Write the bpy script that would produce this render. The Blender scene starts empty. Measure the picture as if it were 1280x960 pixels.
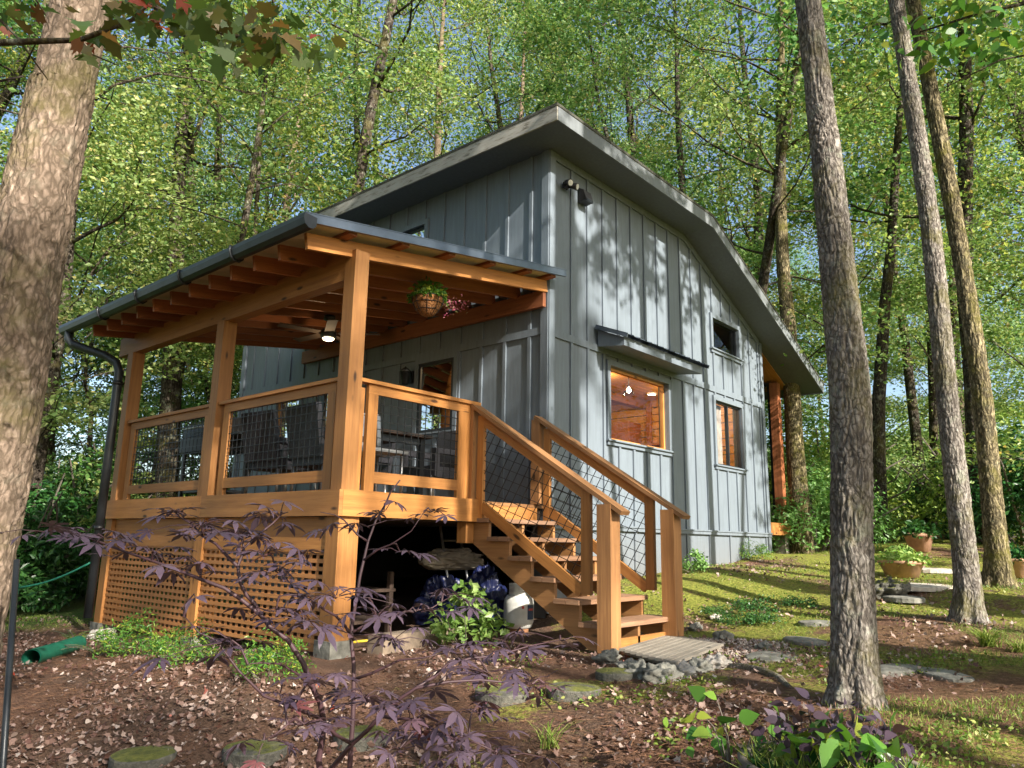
import bpy, math, random
import numpy as np
from mathutils import Vector, Matrix, noise
R = math.radians
random.seed(7)
S = bpy.context.scene
COL = S.collection

# ------------------------------------------------------------------ camera
CAM = Vector((-6.65138, -5.27608, 0.95970))
ROWS = ((0.655523, -0.754968, 0.017669), (0.165251, 0.120576, -0.978853), (0.736873, 0.644581, 0.203800))
FOC = 940.87
AX, AY, AZ = (Vector(r) for r in ROWS)          # right, down, forward
cd = bpy.data.cameras.new('camera'); co = bpy.data.objects.new('camera', cd); COL.objects.link(co)
rm = Matrix((AX, -AY, -AZ)).transposed().to_4x4()
co.matrix_world = Matrix.Translation(CAM) @ rm
cd.sensor_width = 36.0; cd.lens = FOC / 1280 * 36; cd.clip_end = 2000; cd.clip_start = .05
S.camera = co

# ------------------------------------------------------------------ world, sun, exposure
SUN = Vector((-0.20, -1.0, 0.585)).normalized()
W = bpy.data.worlds.new('World'); S.world = W; W.use_nodes = True
nt = W.node_tree; bg = nt.nodes['Background']
sky = nt.nodes.new('ShaderNodeTexSky'); sky.sky_type = 'NISHITA'; sky.sun_disc = False
sky.sun_elevation = math.asin(SUN.z); sky.sun_rotation = math.atan2(SUN.x, SUN.y)
sky.air_density = 1.0; sky.dust_density = 2.2; sky.ozone_density = 1.5
nt.links.new(sky.outputs[0], bg.inputs[0]); bg.inputs[1].default_value = 0.10
sl = bpy.data.lights.new('sun', 'SUN'); so = bpy.data.objects.new('sun', sl); COL.objects.link(so)
sl.energy = 5.0; sl.angle = R(0.5); sl.color = (1, .93, .82)
so.rotation_euler = SUN.to_track_quat('Z', 'Y').to_euler()
S.view_settings.view_transform = 'Standard'; S.view_settings.look = 'None'
S.view_settings.exposure = 1.45; S.view_settings.gamma = 1
S.render.engine = 'CYCLES'
S.cycles.max_bounces = 8; S.cycles.diffuse_bounces = 3; S.cycles.glossy_bounces = 3
S.cycles.transmission_bounces = 5; S.cycles.transparent_max_bounces = 8
S.cycles.caustics_reflective = False; S.cycles.caustics_refractive = False

# ------------------------------------------------------------------ helpers
def ray(px, py):
    return (AX * (px - 640) + AY * (py - 480) + AZ * FOC)
def at(px, py, axis, v):
    r = ray(px, py); i = 'xyz'.index(axis); return CAM + r * ((v - CAM[i]) / r[i])
def dep(px, py, d):
    return CAM + ray(px, py) * (d / FOC)          # point at depth d (metres) along the view axis

def tag(o, label=None, cat=None, group=None, kind=None):
    if label: o['label'] = label
    if cat: o['category'] = cat
    if group: o['group'] = group
    if kind: o['kind'] = kind
    return o
def empty(name, loc, label, cat, group=None):
    o = bpy.data.objects.new(name, None); COL.objects.link(o); o.location = loc
    o.empty_display_size = .2
    return tag(o, label, cat, group)

class MB:
    def __init__(s): s.v = []; s.f = []; s.uv = []; s.sm = []
    def quad(s, pts, uv=None, smooth=False):
        n = len(s.v); s.v += [tuple(p) for p in pts]; s.f.append(tuple(range(n, n + len(pts))))
        s.uv += uv if uv else [(p[0] + p[1], p[2]) for p in pts]; s.sm.append(smooth)
    def beam(s, p, q, w, h, up=(0, 0, 1)):
        # a bar from p to q, w wide sideways, h tall towards up; uv.x runs along the grain
        p = Vector(p); q = Vector(q); d = (q - p); L = d.length; d.normalize()
        up = Vector(up); a = d.cross(up)
        if a.length < 1e-4: a = d.cross(Vector((0, 1, 0)))
        a.normalize(); b = a.cross(d); r = random.uniform(0, 50)
        c = [(-1, -1), (1, -1), (1, 1), (-1, 1)]
        P = [p + a * (i * w / 2) + b * (j * h / 2) for i, j in c]; Q = [x + d * L for x in P]
        off = 0
        for k in range(4):
            k2 = (k + 1) % 4; ww = w if k % 2 == 0 else h
            s.quad([P[k], Q[k], Q[k2], P[k2]][::-1], [(r, r + off + ww), (r + L, r + off + ww), (r + L, r + off), (r, r + off)][::1] if False else [(r, r + off + ww), (r + L, r + off + ww), (r + L, r + off), (r, r + off)])
            off += ww
        s.quad(P, [(r + i * .02, r + j * .05) for i, j in c]); s.quad(Q[::-1], [(r + i * .02, r + j * .05) for i, j in c])
    def box(s, x0, x1, y0, y1, z0, z1):
        dx, dy, dz = x1 - x0, y1 - y0, z1 - z0; cx, cy, cz = (x0 + x1) / 2, (y0 + y1) / 2, (z0 + z1) / 2
        if dx >= dy and dx >= dz: s.beam((x0, cy, cz), (x1, cy, cz), dy, dz)
        elif dy >= dz: s.beam((cx, y0, cz), (cx, y1, cz), dx, dz)
        else: s.beam((cx, cy, z0), (cx, cy, z1), dy, dx, (1, 0, 0))
    def prism(s, pts, ext):
        # planar polygon pts extruded by vector ext
        ext = Vector(ext); A = [Vector(p) for p in pts]; B = [p + ext for p in A]
        s.quad(A[::-1]); s.quad(B)
        for i in range(len(A)):
            j = (i + 1) % len(A); s.quad([A[i], A[j], B[j], B[i]])
    def tube(s, pts, rad, n=8, cap=True, uvs=1.0):
        pts = [Vector(p) for p in pts]
        if not isinstance(rad, (list, tuple)): rad = [rad] * len(pts)
        base = len(s.v); u = None; L = 0; rr = random.uniform(0, 9)
        for i, p in enumerate(pts):
            d = (pts[min(i + 1, len(pts) - 1)] - pts[max(i - 1, 0)]).normalized()
            if u is None:
                u = d.cross(Vector((.3, .2, .9)));
                if u.length < .1: u = d.cross(Vector((1, 0, 0)))
            u = (u - d * u.dot(d)).normalized(); w = d.cross(u)
            for k in range(n):
                t = 2 * math.pi * k / n; s.v.append(tuple(p + (u * math.cos(t) + w * math.sin(t)) * rad[i]))
        for i in range(len(pts) - 1):
            l = (pts[i + 1] - pts[i]).length
            for k in range(n):
                a = base + i * n + k; b = base + i * n + (k + 1) % n
                s.f.append((a, b, b + n, a + n)); s.sm.append(True)
                s.uv += [(rr + L, k / n), (rr + L, (k + 1) / n), (rr + L + l, (k + 1) / n), (rr + L + l, k / n)]
            L += l
        if cap:
            for i0 in (0, len(pts) - 1):
                idx = [base + i0 * n + k for k in range(n)]
                if i0 == 0: idx = idx[::-1]
                s.f.append(tuple(idx)); s.sm.append(False); s.uv += [(0, 0)] * n
    def lathe(s, c, prof, n=24, smooth=True):
        c = Vector(c); base = len(s.v)
        for r, z in prof:
            for k in range(n):
                t = 2 * math.pi * k / n; s.v.append((c.x + r * math.cos(t), c.y + r * math.sin(t), c.z + z))
        for i in range(len(prof) - 1):
            for k in range(n):
                a = base + i * n + k; b = base + i * n + (k + 1) % n
                s.f.append((a, b, b + n, a + n)); s.sm.append(smooth)
                s.uv += [(k / n, prof[i][1]), ((k + 1) / n, prof[i][1]), ((k + 1) / n, prof[i + 1][1]), (k / n, prof[i + 1][1])]
    def build(s, name, mat, parent=None, bevel=0):
        me = bpy.data.meshes.new(name); me.from_pydata(s.v, [], s.f)
        ul = me.uv_layers.new(name='UVMap')
        ul.data.foreach_set('uv', np.array(s.uv, dtype=np.float32).ravel())
        me.polygons.foreach_set('use_smooth', s.sm); me.materials.append(mat); me.update()
        return link(name, me, parent, bevel)
def link(name, me, parent=None, bevel=0):
    o = bpy.data.objects.new(name, me); COL.objects.link(o)
    if parent is not None:
        o.parent = parent
        if parent.type == 'EMPTY' and parent.parent is None and not parent.get('_local'):
            o.matrix_parent_inverse = Matrix.Translation(parent.location).inverted()
    if bevel:
        m = o.modifiers.new('bevel', 'BEVEL'); m.width = bevel; m.segments = 1; m.limit_method = 'ANGLE'
    return o
def np_mesh(name, V, F, mat, smooth=False):
    # V (n,3) F (m,k) arrays
    me = bpy.data.meshes.new(name); m, k = F.shape
    me.vertices.add(len(V)); me.vertices.foreach_set('co', V.astype(np.float32).ravel())
    me.loops.add(m * k); me.loops.foreach_set('vertex_index', F.astype(np.int32).ravel())
    me.polygons.add(m); me.polygons.foreach_set('loop_start', (np.arange(m) * k).astype(np.int32))
    me.polygons.foreach_set('use_smooth', [smooth] * m)
    me.update(calc_edges=True); me.materials.append(mat); return me
def dup(root, loc=None, rot=None, scale=None, parent=None):
    c = root.copy(); COL.objects.link(c)
    if parent:
        c.parent = parent; c.matrix_parent_inverse = root.matrix_parent_inverse.copy()
    if loc is not None: c.location = loc
    if rot is not None: c.rotation_euler = rot
    if scale is not None: c.scale = scale
    for ch in root.children: dup(ch, parent=c)
    return c

# ------------------------------------------------------------------ materials
def mat(name):
    m = bpy.data.materials.new(name); m.use_nodes = True
    return m, m.node_tree, m.node_tree.nodes['Principled BSDF']
def nd(nt, t, **k):
    n = nt.nodes.new(t)
    for a, v in k.items():
        if a.startswith('i_'): n.inputs[a[2:].replace('_', ' ')].default_value = v
        else: setattr(n, a, v)
    return n
def ramp(nt, fac, stops):
    r = nt.nodes.new('ShaderNodeValToRGB'); e = r.color_ramp.elements
    while len(e) < len(stops): e.new(.5)
    for x, (p, c) in zip(e, stops):
        x.position = p; x.color = (c + (1,)) if len(c) == 3 else c
    nt.links.new(fac, r.inputs[0]); return r.outputs[0]
def mix(nt, fac, a, b, mode='MIX'):
    m = nt.nodes.new('ShaderNodeMix'); m.data_type = 'RGBA'; m.blend_type = mode
    for i, x in ((0, fac), (6, a), (7, b)):
        if hasattr(x, 'is_output'): nt.links.new(x, m.inputs[i])
        elif i == 0: m.inputs[0].default_value = x
        else: m.inputs[i].default_value = x + (1,) if len(x) == 3 else x
    return m.outputs[2]
def bump(nt, b, h, dist, strength=1):
    n = nt.nodes.new('ShaderNodeBump'); n.inputs['Distance'].default_value = dist; n.inputs['Strength'].default_value = strength
    nt.links.new(h, n.inputs['Height']); nt.links.new(n.outputs[0], b.inputs['Normal'])
def nz(nt, vec, scale, detail=4, rough=.55, dim='3D'):
    n = nt.nodes.new('ShaderNodeTexNoise'); n.inputs['Scale'].default_value = scale
    n.inputs['Detail'].default_value = detail; n.inputs['Roughness'].default_value = rough
    if vec is not None: nt.links.new(vec, n.inputs['Vector'])
    return n.outputs['Fac']
def coords(nt, kind='Object'):
    return nt.nodes.new('ShaderNodeTexCoord').outputs[kind]
def mapped(nt, vec, sc):
    m = nt.nodes.new('ShaderNodeMapping'); m.inputs['Scale'].default_value = sc; nt.links.new(vec, m.inputs[0]); return m.outputs[0]
def plain(name, col, rough=.6, metal=0, var=.25, sc=12, bmp=0.0):
    m, nt, b = mat(name); v = coords(nt); n = nz(nt, v, sc, 5)
    c = ramp(nt, n, [(.3, tuple(x * (1 - var) for x in col)), (.7, tuple(min(1, x * (1 + var)) for x in col))])
    nt.links.new(c, b.inputs['Base Color']); b.inputs['Roughness'].default_value = rough; b.inputs['Metallic'].default_value = metal
    if bmp: bump(nt, b, n, bmp)
    return m
def wood(name, dark, mid, light, rough=.6, knots=True, weather=0.0):
    m, nt, b = mat(name); uv = coords(nt, 'UV')
    g = nz(nt, mapped(nt, uv, (1.3, 28, 1)), 1.0, 5, .6)
    g2 = nz(nt, mapped(nt, uv, (5, 160, 1)), 1.0, 3)
    big = nz(nt, mapped(nt, uv, (.8, 2.2, 1)), 1.0, 3)
    c = ramp(nt, g, [(.3, dark), (.5, mid), (.72, light)])
    c = mix(nt, .35, c, ramp(nt, g2, [(.3, dark), (.7, light)]))
    c = mix(nt, ramp(nt, big, [(.35, (0, 0, 0)), (.75, (.6, .6, .6))]), c, tuple(x * .62 for x in mid))
    if knots:
        vo = nt.nodes.new('ShaderNodeTexVoronoi'); vo.inputs['Scale'].default_value = 1.0
        nt.links.new(mapped(nt, uv, (2.2, 6.5, 1)), vo.inputs['Vector'])
        k = ramp(nt, vo.outputs['Distance'], [(.07, (1, 1, 1)), (.14, (0, 0, 0))])
        c = mix(nt, k, c, tuple(x * .25 for x in dark))
    oi = nt.nodes.new('ShaderNodeObjectInfo')
    gi = nt.nodes.new('ShaderNodeNewGeometry')
    v = ramp(nt, oi.outputs['Random'], [(0, (.72, .72, .74)), (.5, (.95, .93, .9)), (1, (1.18, 1.13, 1.02))])
    c = mix(nt, 1, c, v, 'MULTIPLY')
    nt.links.new(c, b.inputs['Base Color']); b.inputs['Roughness'].default_value = rough
    bump(nt, b, g2, .002, .6); return m
M = {}
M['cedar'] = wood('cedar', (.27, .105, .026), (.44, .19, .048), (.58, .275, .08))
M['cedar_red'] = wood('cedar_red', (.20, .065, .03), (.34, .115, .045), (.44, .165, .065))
M['cedar_rail'] = wood('cedar_weathered', (.21, .098, .038), (.36, .172, .066), (.48, .255, .10))
M['tread'] = wood('worn_tread', (.17, .085, .05), (.31, .17, .095), (.42, .26, .16), .75)
M['lattice'] = wood('lattice_wood', (.27, .11, .035), (.40, .175, .055), (.52, .24, .085), knots=False)
M['pine'] = wood('pine_interior', (.42, .17, .04), (.62, .29, .08), (.74, .38, .13), .45)
M['greywood'] = wood('grey_weathered_wood', (.22, .19, .15), (.34, .30, .24), (.44, .40, .33), .8)

def siding(name, col):
    m, nt, b = mat(name); v = coords(nt)
    n = nz(nt, mapped(nt, v, (8, 8, .7)), 3, 6); n2 = nz(nt, v, .9, 3)
    c = ramp(nt, n, [(.3, tuple(x * .86 for x in col)), (.7, tuple(x * 1.12 for x in col))])
    c = mix(nt, ramp(nt, n2, [(.4, (0, 0, 0)), (.8, (.5, .5, .5))]), c, tuple(x * .8 for x in col))
    sp = nt.nodes.new('ShaderNodeSeparateXYZ'); nt.links.new(v, sp.inputs[0])
    mr = nt.nodes.new('ShaderNodeMapRange'); nt.links.new(sp.outputs['Z'], mr.inputs[0]); mr.inputs[1].default_value = .55; mr.inputs[2].default_value = 1.25; mr.inputs[3].default_value = .62; mr.inputs[4].default_value = 0
    ml_ = nt.nodes.new('ShaderNodeMath'); ml_.operation = 'MULTIPLY'; nt.links.new(mr.outputs[0], ml_.inputs[0]); nt.links.new(nz(nt, v, 6, 7, .75), ml_.inputs[1])
    c = mix(nt, ml_.outputs[0], c, (.15, .115, .08))
    st1 = nz(nt, mapped(nt, v, (14, 14, .5)), 1, 5, .7); c = mix(nt, ramp(nt, st1, [(.56, (0, 0, 0)), (.75, (.45, .45, .45))]), c, tuple(x * .62 for x in col))
    nt.links.new(c, b.inputs['Base Color']); b.inputs['Roughness'].default_value = .55
    bump(nt, b, nz(nt, mapped(nt, v, (30, 30, 2)), 4, 4), .002, .6); return m
M['siding'] = siding('blue_grey_siding', (.150, .180, .212))
M['trimgrey'] = siding('grey_trim_paint', (.16, .175, .185))
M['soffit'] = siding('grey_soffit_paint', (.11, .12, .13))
def fascia_mat():
    m, nt, b = mat('stained_fascia'); v = coords(nt)
    n = nz(nt, mapped(nt, v, (1.5, 1.5, 9)), 2.5, 6, .7)
    c = ramp(nt, n, [(.35, (.10, .085, .06)), (.47, (.33, .31, .27)), (.7, (.40, .39, .36))])
    nt.links.new(c, b.inputs['Base Color']); b.inputs['Roughness'].default_value = .7; return m
M['fascia'] = fascia_mat()
M['metal_dark'] = plain('dark_bronze_metal', (.028, .032, .036), .35, .3, .3, 6)
M['metal_blue'] = plain('blue_grey_metal', (.13, .16, .20), .32, .6, .2, 5)
M['black'] = plain('black_paint', (.012, .012, .013), .45, 0, .2)
M['wire'] = plain('wire_black', (.03, .03, .03), .4, .7, .2)
M['shingle'] = plain('mossy_shingles', (.06, .06, .045), .9, 0, .6, 30, .01)
M['concrete'] = plain('concrete', (.33, .30, .25), .9, 0, .25, 14, .01)
M['terracotta'] = plain('terracotta', (.42, .24, .15), .85, 0, .3, 9, .004)
M['stone'] = plain('grey_stone', (.17, .165, .14), .9, 0, .5, 11, .02)
M['palestone'] = plain('pale_stone', (.42, .38, .33), .9, 0, .4, 11, .02)
M['gravel'] = plain('gravel', (.36, .28, .23), .9, 0, .5, 25, .01)
M['white_metal'] = plain('white_painted_steel', (.62, .62, .58), .35, 0, .18, 9)
M['rust'] = plain('rust', (.2, .09, .04), .8, 0, .4)
M['label_blue'] = plain('label_blue', (.03, .05, .11), .4, 0, .2)
M['label_red'] = plain('label_red', (.5, .06, .04), .4, 0, .2)
M['tarp'] = plain('blue_tarp', (.012, .018, .075), .42, 0, .4, 4)
M['canvas'] = plain('beige_canvas', (.22, .19, .15), .8, 0, .3, 5, .01)
M['steel'] = plain('steel', (.45, .45, .45), .35, .8, .2)
M['green_plastic'] = plain('green_plastic', (.015, .16, .10), .4, 0, .2)
M['wicker'] = plain('dark_wicker', (.028, .028, .034), .5, 0, .5, 60, .004)
M['coir'] = plain('coconut_fibre', (.30, .13, .045), .95, 0, .6, 60, .015)
M['yellow'] = plain('yellow_hose', (.55, .40, .03), .5)
M['translucent_panel'] = plain('cream_roof_panel', (.52, .48, .34), .5, 0, .1)
M['darkwood'] = plain('dark_stored_wood', (.05, .03, .02), .8)
M['grey_stem'] = plain('grey_stem', (.13, .11, .09), .85)
def emit(name, col, s):
    m, nt, b = mat(name); b.inputs['Base Color'].default_value = col + (1,)
    b.inputs['Emission Color'].default_value = col + (1,); b.inputs['Emission Strength'].default_value = s; return m
M['bulb'] = emit('warm_lamp', (1, .86, .62), 9)
M['bulb_soft'] = emit('warm_lamp_soft', (1, .86, .62), 3.5)
def glass():
    m, nt, b = mat('window_glass'); nt.nodes.remove(b); out = nt.nodes['Material Output']
    t = nd(nt, 'ShaderNodeBsdfTransparent'); t.inputs[0].default_value = (.86, .87, .85, 1)
    g = nd(nt, 'ShaderNodeBsdfGlossy'); g.inputs['Roughness'].default_value = .01
    fr = nd(nt, 'ShaderNodeFresnel'); fr.inputs[0].default_value = 1.36
    mx = nd(nt, 'ShaderNodeMixShader'); nt.links.new(fr.outputs[0], mx.inputs[0])
    nt.links.new(t.outputs[0], mx.inputs[1]); nt.links.new(g.outputs[0], mx.inputs[2]); nt.links.new(mx.outputs[0], out.inputs[0]); return m
M['glass'] = glass()

def leafmat(name, stops, transl=.45, rough=.45, hue_by_object=True):
    m, nt, b = mat(name); out = nt.nodes['Material Output']
    gi = nt.nodes.new('ShaderNodeNewGeometry'); c = ramp(nt, gi.outputs['Random Per Island'], stops)
    if hue_by_object:
        oi = nt.nodes.new('ShaderNodeObjectInfo')
        c = mix(nt, 1, c, ramp(nt, oi.outputs['Random'], [(0, (.56, .90, .88)), (.4, (.80, .98, .92)), (.75, (1.0, 1.06, .92)), (1, (1.22, 1.12, .88))]), 'MULTIPLY')
    nt.links.new(c, b.inputs['Base Color']); b.inputs['Roughness'].default_value = rough
    b.inputs['Specular IOR Level'].default_value = .35
    t = nt.nodes.new('ShaderNodeBsdfTranslucent')
    c2 = mix(nt, 1, c, (1.25, 1.25, .75), 'MULTIPLY'); nt.links.new(c2, t.inputs[0])
    mx = nt.nodes.new('ShaderNodeMixShader'); mx.inputs[0].default_value = transl
    nt.links.new(b.outputs[0], mx.inputs[1]); nt.links.new(t.outputs[0], mx.inputs[2]); nt.links.new(mx.outputs[0], out.inputs[0]); return m
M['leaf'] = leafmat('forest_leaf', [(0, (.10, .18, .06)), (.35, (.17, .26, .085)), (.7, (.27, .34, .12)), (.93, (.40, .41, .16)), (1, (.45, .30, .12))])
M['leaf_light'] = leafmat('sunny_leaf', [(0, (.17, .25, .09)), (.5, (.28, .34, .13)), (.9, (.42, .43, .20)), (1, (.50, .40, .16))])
M['leaf_dark'] = leafmat('evergreen_leaf', [(0, (.018, .06, .018)), (.5, (.035, .10, .025)), (1, (.08, .16, .04))], .2, .3)
M['leaf_shrub'] = leafmat('shrub_leaf', [(0, (.13, .21, .05)), (.5, (.24, .33, .08)), (1, (.40, .44, .16))], .35, .35)
M['leaf_purple'] = leafmat('purple_maple_leaf', [(0, (.052, .034, .054)), (.5, (.088, .060, .088)), (.97, (.105, .070, .095)), (1, (.16, .05, .05))], .16, .42, False)
M['leaf_redgreen'] = leafmat('turning_leaf', [(0, (.05, .10, .025)), (.6, (.09, .13, .03)), (.85, (.14, .09, .03)), (1, (.28, .04, .03))], .4, .4, False)
M['leaf_fresh'] = leafmat('fresh_leaf', [(0, (.05, .16, .03)), (.7, (.12, .27, .04)), (1, (.35, .38, .05))], .35, .35, False)
M['litter'] = leafmat('dry_leaf', [(0, (.09, .04, .03)), (.4, (.17, .10, .075)), (.7, (.27, .18, .15)), (.95, (.37, .29, .25)), (.99, (.48, .40, .35)), (1, (.40, .06, .03))], .1, .6, False)
M['needle'] = leafmat('pine_straw', [(0, (.12, .058, .032)), (.5, (.25, .12, .065)), (1, (.38, .21, .12))], .05, .7, False)
M['grass'] = leafmat('grass_blade', [(0, (.07, .14, .02)), (.6, (.17, .25, .035)), (1, (.36, .36, .12))], .3, .5, False)

def bark(name, dark, mid, light, sc=1.0, moss=.5, lich=.0, depth=.02, plates=.5, stretch=.22):
    m, nt, b = mat(name); v = coords(nt)
    w = nt.nodes.new('ShaderNodeTexNoise'); w.inputs['Scale'].default_value = 7; w.inputs['Detail'].default_value = 5; nt.links.new(v, w.inputs['Vector'])
    vm = nt.nodes.new('ShaderNodeVectorMath'); vm.operation = 'MULTIPLY_ADD'
    nt.links.new(w.outputs['Color'], vm.inputs[0]); vm.inputs[1].default_value = (.07, .07, .20); nt.links.new(v, vm.inputs[2])
    rd = nt.nodes.new('ShaderNodeTexNoise'); rd.noise_type = 'RIDGED_MULTIFRACTAL'; rd.normalize = True; rd.inputs['Scale'].default_value = 1; rd.inputs['Detail'].default_value = 5; rd.inputs['Roughness'].default_value = .55
    nt.links.new(mapped(nt, vm.outputs[0], (30 * sc, 30 * sc, 30 * sc * stretch)), rd.inputs['Vector'])
    vo = nt.nodes.new('ShaderNodeTexVoronoi'); vo.feature = 'DISTANCE_TO_EDGE'; vo.inputs['Scale'].default_value = 1
    nt.links.new(mapped(nt, vm.outputs[0], (34 * sc, 34 * sc, 15 * sc)), vo.inputs['Vector'])
    cl = nt.nodes.new('ShaderNodeMath'); cl.operation = 'MINIMUM'; nt.links.new(vo.outputs['Distance'], cl.inputs[0]); cl.inputs[1].default_value = .25
    p1 = nt.nodes.new('ShaderNodeMath'); p1.operation = 'MULTIPLY'; nt.links.new(cl.outputs[0], p1.inputs[0]); p1.inputs[1].default_value = 2.2 * plates
    inv = nt.nodes.new('ShaderNodeMath'); inv.operation = 'MULTIPLY_ADD'; nt.links.new(rd.outputs['Fac'], inv.inputs[0]); inv.inputs[1].default_value = .9; nt.links.new(p1.outputs[0], inv.inputs[2])
    n = nz(nt, mapped(nt, v, (60 * sc, 60 * sc, 25 * sc)), 1, 6, .7)
    h = nt.nodes.new('ShaderNodeMath'); h.operation = 'MULTIPLY_ADD'; nt.links.new(n, h.inputs[0]); h.inputs[1].default_value = .5; nt.links.new(inv.outputs[0], h.inputs[2])
    c = ramp(nt, h.outputs[0], [(.32, dark), (.58, mid), (.95, light)])
    big = nz(nt, v, 2.6, 6, .7)
    c = mix(nt, ramp(nt, big, [(.5, (0, 0, 0)), (.66, (moss, moss, moss))]), c, (.13, .12, .03))
    if lich:
        l2 = nz(nt, v, 6.5, 6, .75); c = mix(nt, ramp(nt, l2, [(.55, (0, 0, 0)), (.62, (lich, lich, lich))]), c, (.30, .32, .25))
    tone = nz(nt, v, 1.1, 3); c = mix(nt, 1, c, ramp(nt, tone, [(.35, (.75, .74, .72)), (.65, (1.12, 1.1, 1.08))]), 'MULTIPLY')
    nt.links.new(c, b.inputs['Base Color']); b.inputs['Roughness'].default_value = .95; b.inputs['Specular IOR Level'].default_value = .12
    bump(nt, b, h.outputs[0], depth); return m
M['bark'] = bark('oak_bark', (.13, .098, .072), (.27, .205, .158), (.42, .34, .275), 1.15, .5, .12, .010, .4, .4)
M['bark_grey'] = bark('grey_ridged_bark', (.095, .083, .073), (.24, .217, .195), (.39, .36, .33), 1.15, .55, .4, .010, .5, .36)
M['bark_moss'] = bark('mossy_bark', (.06, .05, .03), (.28, .235, .14), (.42, .36, .23), 1.1, 1.0, .1, .016, .3, .22)
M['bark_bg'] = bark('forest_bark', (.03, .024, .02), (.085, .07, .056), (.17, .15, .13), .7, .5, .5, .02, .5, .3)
M['stem_purple'] = plain('maple_stem', (.055, .025, .03), .6, 0, .3)

# ------------------------------------------------------------------ ground
GC = [(-6.65, -5.28, -.62), (-2.76, -.1, .03), (-2.76, 4.5, -.16), (-2.76, 2.2, -.12), (-1.2, -1.6, .03), (-.1, -1.55, .08),
      (1.9, 0, .55), (3.2, 0, .66), (6.1, 0, .82), (-1.98, -3.8, .10), (1.4, -3.73, .31), (3.2, -3.7, .58), (-1, 1.5, -.05),
      (-5.5, -1.4, -.35), (-4, 9, -.35), (-4.5, -3.2, -.35), (0, 4, 0), (9, -2, 1.05), (14, 0, 1.3), (30, -3, 2.6), (30, 15, 2.2), (-10, 20, -.8), (0, 30, .2),
      (60, 0, 6), (10, -15, .9), (-15, 0, -1.0), (60, 60, 5), (-8, 60, 0), (0, -40, 0), (100, 10, 12), (-60, 10, -1), (40, -40, 3)]
GA = np.array(GC)
def ground_np(x, y):
    x = np.asarray(x, float); y = np.asarray(y, float)
    d2 = (x[..., None] - GA[:, 0]) ** 2 + (y[..., None] - GA[:, 1]) ** 2
    w = 1 / (d2 + .35) ** 1.6
    return (w * GA[:, 2]).sum(-1) / w.sum(-1)
def gz(x, y):
    return float(ground_np(x, y)) + .035 * noise.noise(Vector((x * .9, y * .9, 3))) + .012 * noise.noise(Vector((x * 4, y * 4, 7)))
def gpx(px, py):
    # where the line of sight through a pixel meets the ground
    r = ray(px, py).normalized(); t = 1.0; p = CAM
    while t < 90:
        p = CAM + r * t
        if p.z < gz(p.x, p.y): break
        t += max(.03, (p.z - gz(p.x, p.y)) * .6)
    return Vector((p.x, p.y, gz(p.x, p.y)))

def ground_mesh():
    # a polar sheet round the photograph's standing point, fine near it and out to the horizon
    nr, na = 250, 300; V = []; F = []
    rr = [0.4 * (500 / .4) ** ((i / (nr - 1)) ** 1.15) for i in range(nr)]
    for r in rr:
        for k in range(na):
            t = 2 * math.pi * k / na; x = CAM.x + r * math.cos(t); y = CAM.y + r * math.sin(t)
            V.append((x, y, 0))
    V = np.array(V); zz = ground_np(V[:, 0], V[:, 1])
    for i, (x, y, _) in enumerate(V):
        if i < 180 * na: zz[i] = gz(x, y)
    V[:, 2] = zz
    i = np.arange(nr - 1)[:, None] * na; k = np.arange(na)[None]; k2 = (k + 1) % na
    F = np.stack([i + k, i + na + k, i + na + k2, i + k2], -1).reshape(-1, 4)
    V = np.vstack([V, [[CAM.x, CAM.y, gz(CAM.x, CAM.y)]]])
    me = np_mesh('ground', V, F, M['ground'], True)
    return link('ground', me)
def nd_scale(nt, x, k):
    m_ = nt.nodes.new('ShaderNodeMath'); m_.operation = 'MULTIPLY'; nt.links.new(x, m_.inputs[0]); m_.inputs[1].default_value = k; return m_.outputs[0]
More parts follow.
